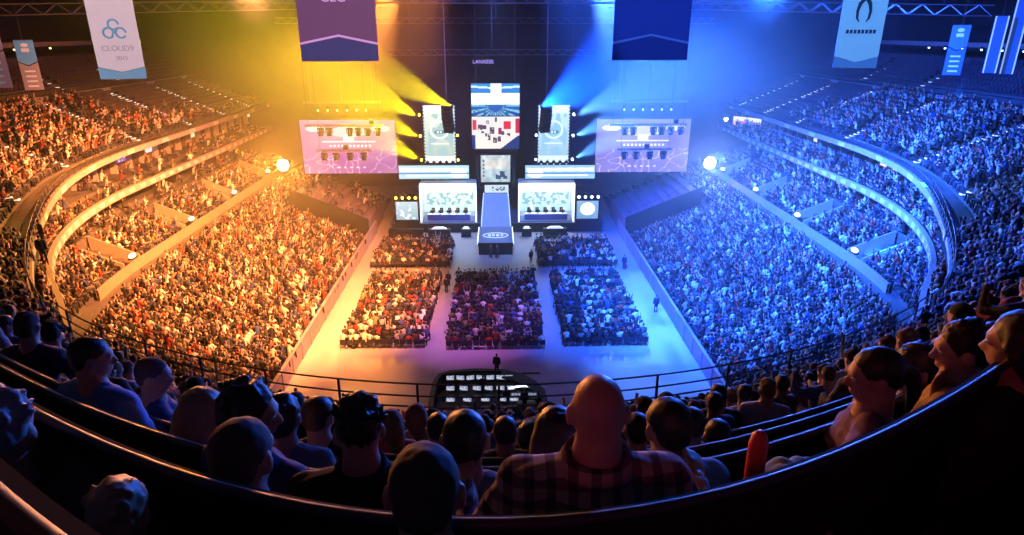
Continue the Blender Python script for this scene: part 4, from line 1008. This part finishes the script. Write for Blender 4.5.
# upper tier long sides
stairs_t = (1.58, 1.42, 1.25, 1.05, .86, .70)
seat_spots = []
for sg in (-1, 1):
    for j in range(11):
        t_ = .58
        while t_ < 1.64:
            p = P0(sg*t_, 2.35+.82*j); z = 13.2+.345*j; q = P0(sg*(t_+.01), 2.35+.82*j); stp = .55/max(.01, (q-p).length)*.01
            t_ += stp
            if any(abs(t_-s_)*55 < .8 for s_ in stairs_t): continue
            # how full: dense near the viewer, empty towards the stage
            if sg < 0: dens = .93 if t_ < 1.02 else (.85-.03*j if t_ < 1.14 else (max(0, .85-.17*j) if t_ < 1.36 else (.5 if j < 1 else .0)))
            else: dens = .96 if t_ < .98 else (.92 if t_ < 1.22 else (max(0, .9-.12*j) if t_ < 1.3 else .0))
            if rng.random() < dens: spots.append((p.x, p.y, z, face(p.x, p.y, 0, 78)))
            else: seat_spots.append((p.x, p.y, z, face(p.x, p.y, 0, 78)))
    for j in range(6):
        t_ = .6
        while t_ < 1.6:
            p = P0(sg*t_, 12.75+.75*j); q = P0(sg*(t_+.01), 12.75+.75*j); t_ += .55/max(.01, (q-p).length)*.01
            if any(abs(t_-s_)*55 < .8 for s_ in (1.35, 1.15, .92, .74)): continue
            if t_ < .72 and rng.random() < .75: spots.append((p.x, p.y, 18.02+.42*j, face(p.x, p.y, 0, 78)))
            else: seat_spots.append((p.x, p.y, 18.02+.42*j, face(p.x, p.y, 0, 78)))
# near end of the upper tier: the rows round the viewer
for k in range(2, NR):
    y0 = 1.17+.8*k
    lim = .93*y0*1.45+1.0; x = -lim
    while x < lim:
        x += .56; xx = x+rng.normal(0, .04); yy = hyp(y0+.38, xx)
        if rng.random() < .07: continue
        if abs(xx-0)/max(yy, .1) > 1.02: continue
        if k == 2 and abs(xx) < 3.4: continue
        if k == 3 and rng.random() < .55: continue
        if k == 4 and rng.random() < .3: continue
        near.append((xx, yy, rowz(k), face(xx, yy, 0, 85)))
for k in range(NR, 46):
    y0 = 1.17+.8*k; x = -34
    while x < 34:
        x += .56; yy = hyp(y0, x)
        zb = bank_z(x, yy)
        if zb is None or rng.random() < .1: continue
        spots.append((x, yy, zb, face(x, yy, 0, 85)))
# standing visitors on the corner landings
stand = [(-24.5, 33.2), (-26.0, 35.2), (25.5, 34.0)]
near.sort(key=lambda s: math.hypot(s[0], s[1], s[2]-HC))
NI = 262
ind = near[:NI]; spots += near[NI:]
# walkway stragglers at the right bend
me = crowd_mesh('spectator_crowd', spots, np.array([1.6, 1.4, 1.2, 1, 1.1, 1, 1, .5, .5, .8, .8, .5, 1.6]))
crowd = link('spectator_crowd', me); tag(crowd, 'thousands of seated spectators filling the arena floor blocks and tiers beyond the nearest rows', 'crowd', kind='stuff')
print('crowd', len(spots), 'near', len(near), 'seats', len(seat_spots))

# nearer spectators: each one an object, eight figures copied
shirtR = cloth_random('shirt_any', [(.02, .02, .025), (.03, .03, .05), (.10, .10, .11), (.015, .015, .015), (.30, .28, .27), (.04, .06, .16), (.25, .04, .04), (.06, .05, .04)])
hairR = cloth_random('hair_any', [(.012, .01, .01), (.03, .02, .012), (.06, .035, .02), (.16, .10, .05), (.015, .012, .012)])
protos = []
for i, (hs, al, ar, ln, bd) in enumerate((('short', 'lap', 'lap', 0, 1), ('tousled', 'lap', 'rest', .1, 1.05), ('long', 'lap', 'lap', .05, .88), ('short', 'rest', 'lap', .15, 1.1), ('cap', 'lap', 'lap', 0, 1), ('tied', 'lap', 'face', .1, .88), ('spiky', 'rest', 'rest', .2, 1.0), ('short', 'up', 'lap', 0, 1.05))):
    t = bpy.data.objects.new('spectator', None); COL.objects.link(t)
    figure(t, head=(0, .04+ln*.6, 1.17), yaw=(-.3, .2, .5, 0, -.6, .1, .3, -.1)[i], shirt=shirtR, hair=hairR if hs != 'cap' else K_, hairstyle=hs, armL=al, armR=ar, lean=ln, build=bd, vox=.022, skin=SKIN if i % 4 else SKIND, hands=(ar == 'up'))
    protos.append(t)
used = set()
for i, (x, y, z, rz) in enumerate(ind):
    pi_ = int(rng.integers(8)); pr = protos[pi_]
    if pi_ in used: o = copy_tree(pr)
    else: o = pr; used.add(pi_)
    s = rng.uniform(.90, .98); o.location = (x, y, z); o.rotation_euler = (0, 0, rz+rng.normal(0, .2)); o.scale = (s, s, s)
    tag(o, 'seated spectator in one of the dim rows between the nearest rows and the parapet railing', 'person', 'spectators in the rows down to the parapet')
for i, p in enumerate(protos):
    if i not in used:
        for c in list(p.children): bpy.data.objects.remove(c)
        bpy.data.objects.remove(p)

# ------------------------------------------------------------------ chairs on the floor: 300 nearest single, the rest one mass
def chair_mb(m):
    m.box((0, 0, .44), (.44, .44, .05)); m.box((0, -.22, .70), (.44, .04, .34)); 
    for sx in (-1, 1):
        for sy in (-1, 1): m.tube([(sx*.19, sy*.19, .42), (sx*.2, sy*.2, 0)], .015, 4)
    return m
CHM = mat('chair_plastic', (.03, .03, .035), .5)
floor_rows.sort(key=lambda p: p[1])
cp = None
for i, (x, y) in enumerate(floor_rows[:300]):
    if cp is None:
        cp = thing('floor_chair', (0, 0, 0), '', 'chair'); MB().box((0, 0, .44), (.44, .44, .05)).build('seat', CHM, cp); MB().box((0, -.22, .70), (.44, .04, .34)).build('backrest', CHM, cp)
        for sx in (-1, 1):
            for sy in (-1, 1): MB().tube([(sx*.19, sy*.19, .42), (sx*.2, sy*.2, 0)], .015, 4).build('leg', STEEL, cp)
        o = cp
    else: o = copy_tree(cp)
    o.location = (x, y, 0); tag(o, 'dark floor chair under a spectator in the nearest rows of the three long floor blocks', 'chair', 'chairs in the nearest rows of the floor blocks')
def mass(name, base, pts, m, label, cat):
    v = np.array(base.v); V = []; Fs = []; off = 0
    for (x, y, z, rz) in pts:
        c, s = math.cos(rz), math.sin(rz); V.append(np.stack([v[:, 0]*c-v[:, 1]*s+x, v[:, 0]*s+v[:, 1]*c+y, v[:, 2]+z], 1))
        Fs += [tuple(i+off for i in f) for f in base.f]; off += len(v)
    me = bpy.data.meshes.new(name); me.from_pydata(np.concatenate(V).tolist(), [], Fs); me.materials.append(m)
    return tag(link(name, me), label, cat, kind='stuff')
mass('floor_chairs', chair_mb(MB()), [(x, y, 0, 0) for x, y in floor_rows[300:]], CHM, 'all the dark chairs farther back in the floor blocks', 'chairs')
# folding seats of the upper tier
def seat_mb(m): return m.box((0, -.02, .42), (.46, .40, .07)).box((0, -.24, .68), (.46, .06, .46))
SEM = mat('seat_shell', (.10, .08, .10), .45)
seat_spots.sort(key=lambda s: math.hypot(s[0], s[1]))
sp = None
for i, (x, y, z, rz) in enumerate(seat_spots[:300]):
    if sp is None:
        sp = thing('stadium_seat', (0, 0, 0), '', 'seat'); MB().box((0, -.02, .42), (.46, .40, .07)).build('seat', SEM, sp); MB().box((0, -.24, .68), (.46, .06, .46)).build('backrest', SEM, sp); MB().box((0, -.2, .2), (.08, .08, .4)).build('bracket', STEEL, sp); o = sp
    else: o = copy_tree(sp)
    o.location = (x, y, z); o.rotation_euler = (0, 0, rz); tag(o, 'empty dark folding seat among the nearer free places of the upper tier', 'seat', 'nearer empty seats of the upper tier')
mass('stadium_seats', seat_mb(MB()), seat_spots[300:], SEM, 'rows upon rows of empty dark seats in the far upper tier', 'seats')

# ------------------------------------------------------------------ control desk on the floor
t = thing('control_enclosure', (-.7, 38, 0), 'black walled enclosure with rounded right side round the control desks', 'enclosure')
def wallrun(pts, h, name):
    mb = MB(); vs = []
    for i, (x, y) in enumerate(pts):
        a = Vector(pts[max(0, i-1)]); b = Vector(pts[min(len(pts)-1, i+1)]); d = (b-a).normalized(); n = Vector((-d.y, d.x))*.16
        vs += [(x-n.x, y-n.y, 0), (x-n.x, y-n.y, h), (x+n.x, y+n.y, h), (x+n.x, y+n.y, 0)]
    mb.add(vs, [(4*i+j, 4*i+j+1, 4*i+5+j, 4*i+4+j) for i in range(len(pts)-1) for j in range(3)]); return mb.build(name, K_, t)
wallrun([(-3.7, -3), (-3.75, -1), (-3.7, 1.0), (-3.45, 1.8), (-2.8, 2.2), (-1, 2.4), (.8, 2.3), (2.2, 1.7), (3.1, .7), (3.65, -.5), (3.8, -3)], 1.25, 'side_wall')
MB().prism([(-3.6, 1.1), (3.6, 1.1), (3.6, 1.2), (-3.6, 1.2)], 1.9, 2.0).build('ledge', K_, t)
mb = MB(); mb.add([(.9, 2.2, 1.24), (2.2, 1.7, 1.24), (3.1, .7, 1.24), (3.65, -.5, 1.24), (3.1, -.7, 1.24), (2.6, .1, 1.24), (1.8, .8, 1.24), (.9, 1.1, 1.24)], [tuple(range(8))]); mb.build('top_cover', K_, t)
def monpic(U, V): return mixc(mixc((.35, .45, .7), (.9, .9, 1), (hx(U, V, 3) > 0)), (1, .8, .9), (hx(U, V, 6) > .6))
mon = 0
for r, (y, xs) in enumerate(((39.3, [-3.4, -2.7, -2.0, -1.3, -.6, .1, .7]), (37.9, [-3.3, -2.4, -1.5, -.7, .1, .8]), (36.5, [-3.2, -2.1, -.9, .2, 1.0]))):
    d = thing('control_desk', (-1.4, y, 0), '%s black desk carrying lit monitors inside the enclosure' % ('rear', 'middle', 'front')[r], 'desk')
    MB().box((0, 0, .76), (5.2, .8, .05)).build('desk_top', K2, d)
    for s in (-1, 1): MB().box((s*2.4, 0, .37), (.06, .7, .74)).build('leg', K_, d)
    for x in xs:
        m = thing('monitor', (x, y+.15, .785), 'lit monitor on the %s desk of the control enclosure' % ('rear', 'middle', 'front')[r], 'monitor', 'monitors on the %s control desk' % ('rear', 'middle', 'front')[r], rz=rng.normal(0, .12))
        MB().box((0, .03, .36), (.60, .04, .38)).build('display', K2, m); panel('picture', (0, 0, .36), .55, .33, monpic, m, 10, 8, gain=.7); MB().box((0, .03, .1), (.05, .04, .2)).box((0, .03, .01), (.25, .18, .02)).build('stand', K_, m)
d = thing('mixing_desk', (1.7, 37.6, 0), 'curved mixing desk with a white lit arc at the right of the enclosure', 'desk')
MB().box((0, 0, .78), (1.9, .9, .12)).build('desk_top', K2, d)
MB().tube([(-1.0+.2*i, .35+.28*math.sin(PI*i/10), 1.15+.0*i) for i in range(11)], .07, 8).build('lamp_arc', LEDW, d)
for s in (-1, 1): MB().box((s*.85, 0, .37), (.06, .7, .74)).tube([(s*.98, .36, .8), (s*.98, .36, 1.15)], .02, 6).build('leg', K_, d)
mb = MB(); [mb.box((-.8+.1*i, .1*j-.25, .855), (.05, .05, .02)) for i in range(17) for j in range(5)]; mb.build('fader_caps', mat('fader_white', (.6, .6, .7), .5, emit=(.5, .6, 1), es=.6), d)
crew = bpy.data.objects.new('crew_member', None); COL.objects.link(crew); figure(crew, shirt=CLO('crew', (.03, .03, .04)), hair=HAIRS['black'], seated=False, head=(0, .02, 1.66), vox=.03, armL='side', armR='side', hands=False)
lst = [((-3.0, 38.5, 0), 'crew member in black standing behind the left monitors of the control enclosure'), ((-1.1, 38.65, 0), 'crew member in black standing between the two control desks'), ((.5, 37.1, 0), 'crew member in black standing at the middle control desk'), ((1.7, 36.9, 0), 'crew member in black standing at the mixing desk'),
       ((-.15, 40.0, .95), 'crew member in black standing on the camera riser above the enclosure'), ((-5.0, 57.5, 0), 'person in dark clothes standing in the aisle left of the middle floor block'), ((-4.9, 59.0, 0), 'second person in dark clothes standing in the aisle left of the middle block, farther one'), ((3.6, 65.5, 0), 'person in black standing alone in the gap left of the right rear block'),
       ((-.8, 67.5, 0), 'person in dark clothes at the left front of the thrust platform'), ((-.1, 67.3, 0), 'person in dark clothes before the middle of the thrust platform'), ((13.4, 63.5, 0), 'person in dark clothes by the boards right of the right floor block'), ((14.2, 52.5, 0), 'person in dark clothes on the right edge aisle of the floor'),
       ((-24.6, 33.3, 11.96), 'person standing on the amber lit landing at the left bend'), ((-26.6, 36.3, 11.96), 'person walking on the amber landing, farther along the left bend'), ((23.0, 27.5, 11.96), 'person standing on the blue lit landing at the right bend')]
for i, (p, lb) in enumerate(lst):
    o = crew if i == 0 else copy_tree(crew); o.location = p; o.rotation_euler = (0, 0, rng.uniform(-.6, .6)); tag(o, lb, 'person')
t = thing('camera_riser', (-.15, 40.0, 0), 'small black riser carrying a standing crew member at the enclosure', 'platform'); MB().box((0, 0, .9), (1.2, 1, .1)).build('platform_top', K_, t)
for sx in (-1, 1):
    for sy in (-1, 1): MB().box((sx*.55, sy*.45, .43), (.06, .06, .85)).build('leg', K_, t)
# ------------------------------------------------------------------ benches of the nearest rows (curved back, rail, plank)
BEN = mat('bench_back', (.012, .011, .016), .7, vary=.2, scale=3); TOPR = mat('bench_rail', (.05, .05, .06), .5, 0)
for k, xl, nm in ((-1, 1.7, 'nearest curved bench row, only its left end in view'), (0, 2.7, 'curved bench row right behind the man in the checked shirt'), (1, 3.8, 'curved bench row one step below the nearest long one'), (2, 4.6, 'curved bench row two steps below the nearest long one'), (3, 5.4, 'curved bench row three steps below the nearest long one')):
    y0 = 1.17+.8*k; zt = HC-(1.06+.545*k); zf = rowz(k) if k >= 0 else 22.385
    y0 = max(y0, .37); xs = frange(-xl, xl if k >= 0 else -.4, 48); p0 = Vector((0, y0, zf))
    t = thing('bench_row', p0, nm, 'bench')
    MB().tube([Vector((x, hyp(y0, x), zt))-p0 for x in xs], .014, 8).build('top_rail', TOPR, t, True)
    mb = MB(); vs = []
    for x in xs:
        y = hyp(y0, x)-y0
        vs += [(x, y+.02, zt-zf-.02), (x, y+.05, .06), (x, y+.09, .06), (x, y+.05, zt-zf-.02)]
    mb.add(vs, [(4*i+j, 4*i+(j+1) % 4, 4*i+4+(j+1) % 4, 4*i+4+j) for i in range(48) for j in range(4)]); mb.build('back_panel', BEN, t)
    mb = MB(); vs = []
    for x in xs:
        y = hyp(y0, x)-y0; vs += [(x, y+.12, .40), (x, y+.12, .44), (x, y+.50, .44), (x, y+.50, .40)]
    mb.add(vs, [(4*i+j, 4*i+(j+1) % 4, 4*i+4+(j+1) % 4, 4*i+4+j) for i in range(48) for j in range(4)]); mb.build('seat_plank', BEN, t)
    for i in range(7):
        x = xs[2+i*7]; y = hyp(y0, x)-y0; MB().box((x, y+.3, .2), (.05, .36, .4)).build('bracket', BEN, t)
    MB().tube([(x, hyp(y0, x)-y0+.07, zt-zf-.22) for x in xs], .014, 6).build('lower_rail', TOPR, t)

# ------------------------------------------------------------------ the nearest spectators, one by one
def plaid():
    m = bpy.data.materials.new('checked_cloth'); m.use_nodes = True; nt = m.node_tree; b = nt.nodes['Principled BSDF']; b.inputs['Roughness'].default_value = .9
    tc = nt.nodes.new('ShaderNodeTexCoord'); sp_ = nt.nodes.new('ShaderNodeSeparateXYZ'); nt.links.new(tc.outputs['Object'], sp_.inputs[0])
    def stripes(axis, f, th):
        a = nt.nodes.new('ShaderNodeMath'); a.operation = 'MULTIPLY'; a.inputs[1].default_value = f; nt.links.new(sp_.outputs[axis], a.inputs[0])
        fr = nt.nodes.new('ShaderNodeMath'); fr.operation = 'FRACT'; nt.links.new(a.outputs[0], fr.inputs[0])
        g = nt.nodes.new('ShaderNodeMath'); g.operation = 'GREATER_THAN'; g.inputs[1].default_value = th; nt.links.new(fr.outputs[0], g.inputs[0]); return g
    s1 = stripes(0, 16, .55); s2 = stripes(2, 16, .55); ad = nt.nodes.new('ShaderNodeMath'); nt.links.new(s1.outputs[0], ad.inputs[0]); nt.links.new(s2.outputs[0], ad.inputs[1])
    hv = nt.nodes.new('ShaderNodeMath'); hv.operation = 'MULTIPLY'; hv.inputs[1].default_value = .5; nt.links.new(ad.outputs[0], hv.inputs[0])
    cr = nt.nodes.new('ShaderNodeValToRGB'); cr.color_ramp.interpolation = 'CONSTANT'; e = cr.color_ramp.elements; e[0].color = (.42, .30, .24, 1); e.new(.4).color = (.16, .10, .10, 1); e[2].position = .9; e[2].color = (.04, .03, .05, 1)
    nt.links.new(hv.outputs[0], cr.inputs[0]); nt.links.new(cr.outputs[0], b.inputs['Base Color']); return m
def person(px, py, d, rz, label, **kw):
    sc = kw.pop('sc', 1.0); hd = Vector(kw.get('head', (0, .03, 1.17) if kw.get('seated', True) else (0, .02, 1.66)))
    kw['head'] = tuple(hd); w = dep(px, py, d); off = Matrix.Rotation(rz, 3, 'Z') @ (hd*sc)
    t = thing('person', w-off, label, 'person', rz=rz); t.scale = (sc, sc, sc); figure(t, **kw); return t
sk = mat('skin_ruddy', (.50, .26, .19), .45)
blk = CLO('black', (.015, .015, .018)); nav = CLO('navy', (.03, .05, .14)); gry = CLO('grey', (.14, .14, .16)); mus = CLO('mustard', (.38, .26, .08)); blu = CLO('blue_tee', (.10, .22, .45)); wine = CLO('wine', (.22, .04, .05)); tan = CLO('pale_rose', (.50, .32, .32)); olive = CLO('olive', (.22, .26, .12)); den = mat('denim_dark', (.03, .035, .06), .8)
buzz = mat('hair_buzz', (.07, .045, .035), .8)
person(598, 412, 1.86, 0, 'bald man in a checked shirt seated in the middle, seen from behind', skin=sk, shirt=plaid(), armL='rest', armR='rest', build=1.18, collar=True, vox=.009, head=(0, .02, 1.17))
person(425, 492, 1.46, 0, 'close-cropped head low left of the checked shirt man, nearest head of all', skin=sk, shirt=blk, hair=buzz, hairstyle='short', vox=.009, head=(0, .06, 1.15), armL='lap', armR='lap')
person(244, 457, 1.82, -.1, 'person with close-cropped dark hair before the left part of the long bench row', shirt=blk, hair=buzz, hairstyle='short', vox=.010, yaw=-.15)
person(122, 514, 1.5, 0, 'child with light brown hair low at the lower left under the bench rail', shirt=blk, hair=HAIRS['fair'], hairstyle='tousled', vox=.012, sc=.72)
person(0, 437, 1.75, .2, 'person with spiky grey hair cut by the left edge of the view', shirt=blu, hair=HAIRS['grey'], hairstyle='spiky', vox=.012)
person(92, 358, 3.4, -.35, 'standing man in a blue short-sleeved shirt, hand on hip, at the left', shirt=blu, hair=HAIRS['black'], hairstyle='short', yaw=-.7, seated=False, armL='side', armR='hip', long_sleeve=False, vox=.010, build=1.05)
person(154, 376, 3.9, -.9, 'man in dark shirt right of the standing man, looking right', shirt=nav, hair=buzz, hairstyle='short', yaw=-.5, vox=.014, long_sleeve=False, armL='rest', armR='rest', seated=False)
person(204, 412, 3.0, -.15, 'person with fair hair in pale top left of the dark-haired profile', shirt=tan, hair=HAIRS['fair'], hairstyle='long', yaw=-.4, vox=.012, build=.9)
person(250, 414, 2.45, -.5, 'person with bushy dark hair in right profile behind the cropped dark head', shirt=nav, hair=HAIRS['black'], hairstyle='tousled', yaw=-.9, vox=.010, sc=1.05)
person(284, 418, 3.2, -.2, 'person with tousled black hair right of the bushy profile', shirt=gry, hair=HAIRS['black'], hairstyle='tousled', yaw=.1, vox=.014)
person(319, 416, 3.5, 0, 'person with neat brown hair left of the broad dark figure', shirt=blk, hair=HAIRS['brown'], hairstyle='short', yaw=-.3, vox=.014)
person(359, 432, 2.35, .1, 'broad dark figure with thick upswept hair left of centre', shirt=blk, hair=HAIRS['black'], hairstyle='spiky', yaw=.15, vox=.010, build=1.12, collar=True)
person(465, 440, 2.35, 0, 'man with short dark hair and bare neck behind the nearest cropped head', shirt=gry, hair=HAIRS['black'], hairstyle='short', vox=.010)
person(438, 428, 4.6, 0, 'small dark head just left of the short-haired man at centre', shirt=blk, hair=HAIRS['black'], hairstyle='short', vox=.018)
person(505, 432, 4.4, 0, 'small person in black at centre right of the short-haired man', shirt=blk, hair=HAIRS['brown'], hairstyle='short', vox=.018)
person(528, 438, 4.7, 0, 'small person with dark hair right of the small one in black', shirt=nav, hair=HAIRS['black'], hairstyle='tousled', vox=.018)
person(557, 434, 2.7, 0, 'person with long brown hair partly hidden by the bald man', shirt=wine, hair=HAIRS['brown'], hairstyle='long', yaw=-.5, vox=.011, build=.9)
person(637, 430, 4.0, 0, 'dark head just right of the bald man, half hidden', shirt=blk, hair=HAIRS['black'], hairstyle='short', vox=.018)
person(667, 427, 2.4, .05, 'man with short black hair right of the bald man', shirt=blu, hair=HAIRS['black'], hairstyle='short', yaw=.25, vox=.010, build=1.05)
person(692, 424, 4.2, 0, 'small dark-haired person right of the man with short black hair', shirt=nav, hair=HAIRS['black'], hairstyle='short', vox=.018)
person(717, 437, 3.9, 0, 'person in wine-red top left of the red clapper stick', shirt=wine, hair=HAIRS['black'], hairstyle='short', vox=.016)
person(874, 376, 2.6, 1.0, 'person with tied dark hair and dark rose top turned left, right of the jacket', shirt=CLO('heather', (.15, .07, .16)), pants=olive, hair=HAIRS['black'], hairstyle='tied', yaw=.35, vox=.010, armL='rest', armR='lap', build=1.1)
person(914, 369, 3.1, .8, 'dark-haired person looking left between the dark rose top and the mustard shirt', shirt=blk, hair=HAIRS['black'], hairstyle='tousled', yaw=.6, vox=.013)
person(961, 350, 2.8, .75, 'person in mustard shirt with hand raised to the chin at the right', shirt=mus, hair=HAIRS['black'], hairstyle='tousled', yaw=.5, armL='face', armR='rest', vox=.0085, seated=True, sc=1.03)
person(990, 343, 3.5, 1.2, 'person with red-lit face looking left behind the mustard shirt', shirt=blk, hair=HAIRS['brown'], hairstyle='short', yaw=.5, vox=.013)
person(1020, 345, 2.2, .6, 'large dark standing figure cut by the right edge of the view', shirt=blk, hair=HAIRS['black'], hairstyle='long', yaw=.2, seated=False, vox=.013)
person(718, 395, 6.2, 0, 'small dark head in front of the parapet railing right of centre', shirt=blk, hair=HAIRS['black'], hairstyle='short', vox=.02)
# the inflatable clapper stick
b = dep(751, 492, 1.95); tt = dep(751, 420, 1.95); t = thing('clapper_stick', b, 'upright red rounded clapper stick standing left of the crumpled olive jacket', 'stick'); L = (tt-b).length
MB().tube([(0, 0, -.1), (0, 0, -.07), (0, 0, L-.05), (0, 0, L-.015), (0, 0, L)], [.02, .028, .029, .022, .01], 14).build('inflated_tube', mat('clapper_red', (.65, .05, .04), .4), t, True)
MB().tube([(0, 0, -.09), (0, 0, -.13)], [.02, .012], 8).build('valve', WHITE, t)
# crumpled jacket beside the clapper stick
w = dep(786, 482, 1.95); t = thing('jacket', w-Vector((0, 0, .1)), 'crumpled olive jacket heaped on the bench left of the rose top person', 'jacket', rz=.4)
jm = MB(); jm.ball((0, 0, .07), (.13, .07, .09), 18, 12).ball((.1, .02, .03), (.13, .07, .08), 16, 10).ball((-.09, 0, -.0), (.10, .06, .08), 16, 10).tube([(-.05, -.06, .1), (.06, -.1, -.02), (.18, -.06, -.12)], [.05, .045, .035], 10)
j = remesh(jm, 'jacket_cloth', olive, .01, parent=t)
folds(j.data, lambda q: abs(noise.noise(q*14))*.03+noise.noise(q*35)*.004)
bpy.data.scenes.remove(WORK)
